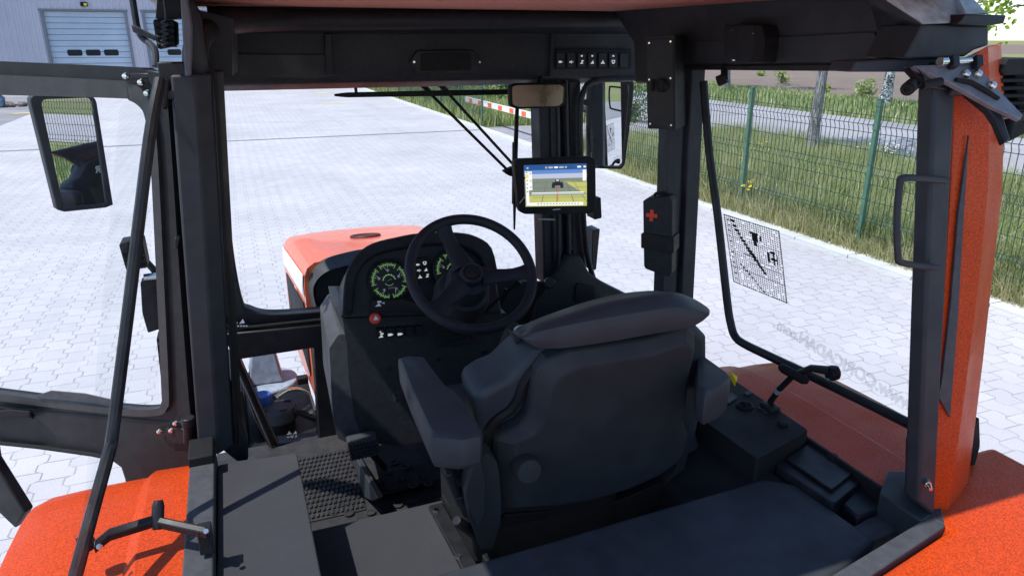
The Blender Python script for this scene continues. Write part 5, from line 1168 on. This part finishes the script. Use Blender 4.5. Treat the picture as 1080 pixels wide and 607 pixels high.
tree('grey_tree',26.4,36.0,10,.26,.40,'grey barked tree on the far road verge, beside the gas strut at the roof rail',M_BARK,L_MID,2600,.14)
lx, ly = 10.9, 6.0
tree('leafy_tree',lx,ly,5.6,.10,.55,'tree with fresh light green leaves, its branch showing at the top right corner',M_BARK,L_LIME,2600,.055,
     extra=[[(0,0,2.2),(-.6,.9,3.0),(-1.15,1.5,3.30),(-1.72,1.72,3.22)],[(0,0,2.6),(-.5,1.0,3.2),(-1.0,1.6,3.2),(-1.45,1.75,3.08)]],cr=1.3)
def bush(x, y, r, h, ml, n, ls, label, group):
    b = thing('bush',(x,y,0),label,'bush',group); mb = MB(); tips=[]
    for k in range(9):
        a=random.random()*6.28; e=V((math.cos(a)*r*random.uniform(.3,1),math.sin(a)*r*random.uniform(.3,1),h*random.uniform(.25,1))); mb.tube([V((0,0,0)),e*.5+V((0,0,h*.1)),e],[.03,.02,.008],5)
        tips += [tuple(e*q) for q in (.15,.35,.55,.75,.9,1,1.05)]
    mb.build('stem', M_BARK, None); COL.objects[-1].parent = b
    leaves('foliage', tips, n, ls, r*.18, ml, b)
for i,(px,py,r,h,lab) in enumerate(((825,88,.75,1.5,'pale green bush in the ploughed field, left of the grey tree trunk'),(908,103,.9,1.7,'pale green bush in the ploughed field, left of the birch'),(802,80,.5,.8,'small pale green bush in the ploughed field farthest to the left'),(870,99,.4,.7,'small low bush at the field edge right of the grey tree trunk'))):
    p = A(px,py,'z',0)
    if p.x > 27: bush(p.x,p.y,r*.7,h*.62,L_PALE,260,.11,lab,'bushes in the ploughed field')
p = A(664,128,'z',0); bush(p.x,p.y,.9,1.25,L_MID,900,.06,'dark green bush beside the driveway, seen between right mirror and control box','bushes by the driveway')
p = A(530,126,'z',0); bush(10.2,30,1.3,2.3,L_MID,1300,.09,'larger dark green bush behind the striped barrier','bushes by the driveway')
bush(9.6,35,1.0,2.0,L_MID,900,.09,'dark green bush behind the far fence, left of the barrier tip','bushes by the driveway')

# =================================================================== LIGHT, CAMERA
w = bpy.data.worlds.new('World'); SC.world = w; w.use_nodes = True
nt = w.node_tree; nt.nodes.clear(); out = nt.nodes.new('ShaderNodeOutputWorld'); bg = nt.nodes.new('ShaderNodeBackground')
sky = nt.nodes.new('ShaderNodeTexSky'); sky.sky_type = 'NISHITA'; sky.sun_disc = False
sd = V((-.50,-.07,1.0)).normalized()
sky.sun_elevation = math.asin(sd.z); sky.sun_rotation = math.atan2(sd.x, sd.y); sky.air_density = 1.0; sky.dust_density = .1; sky.ozone_density = 3.0
bg.inputs['Strength'].default_value = .15
nt.links.new(sky.outputs[0], bg.inputs[0]); nt.links.new(bg.outputs[0], out.inputs[0])
sl = bpy.data.lights.new('sun','SUN'); sl.energy = 3.6; sl.angle = math.radians(.6); sl.color = (1.0,.955,.89)
so = bpy.data.objects.new('sun', sl); COL.objects.link(so); so.rotation_euler = (-sd).to_track_quat('-Z','Y').to_euler(); so.location = (-10,-3,20)
cam = bpy.data.cameras.new('camera'); co = bpy.data.objects.new('camera', cam); COL.objects.link(co); SC.camera = co
cam.sensor_width = 36; cam.sensor_fit = 'HORIZONTAL'; cam.lens = 36*F/1080; cam.clip_start = .05; cam.clip_end = 6000
co.location = CAM; co.rotation_euler = (math.pi/2-PITCH, 0, -YAW)
vs = SC.view_settings; vs.view_transform = 'Standard'; vs.look = 'None'; vs.exposure = .56; vs.gamma = 1
SC.render.resolution_x = 1024; SC.render.resolution_y = 575
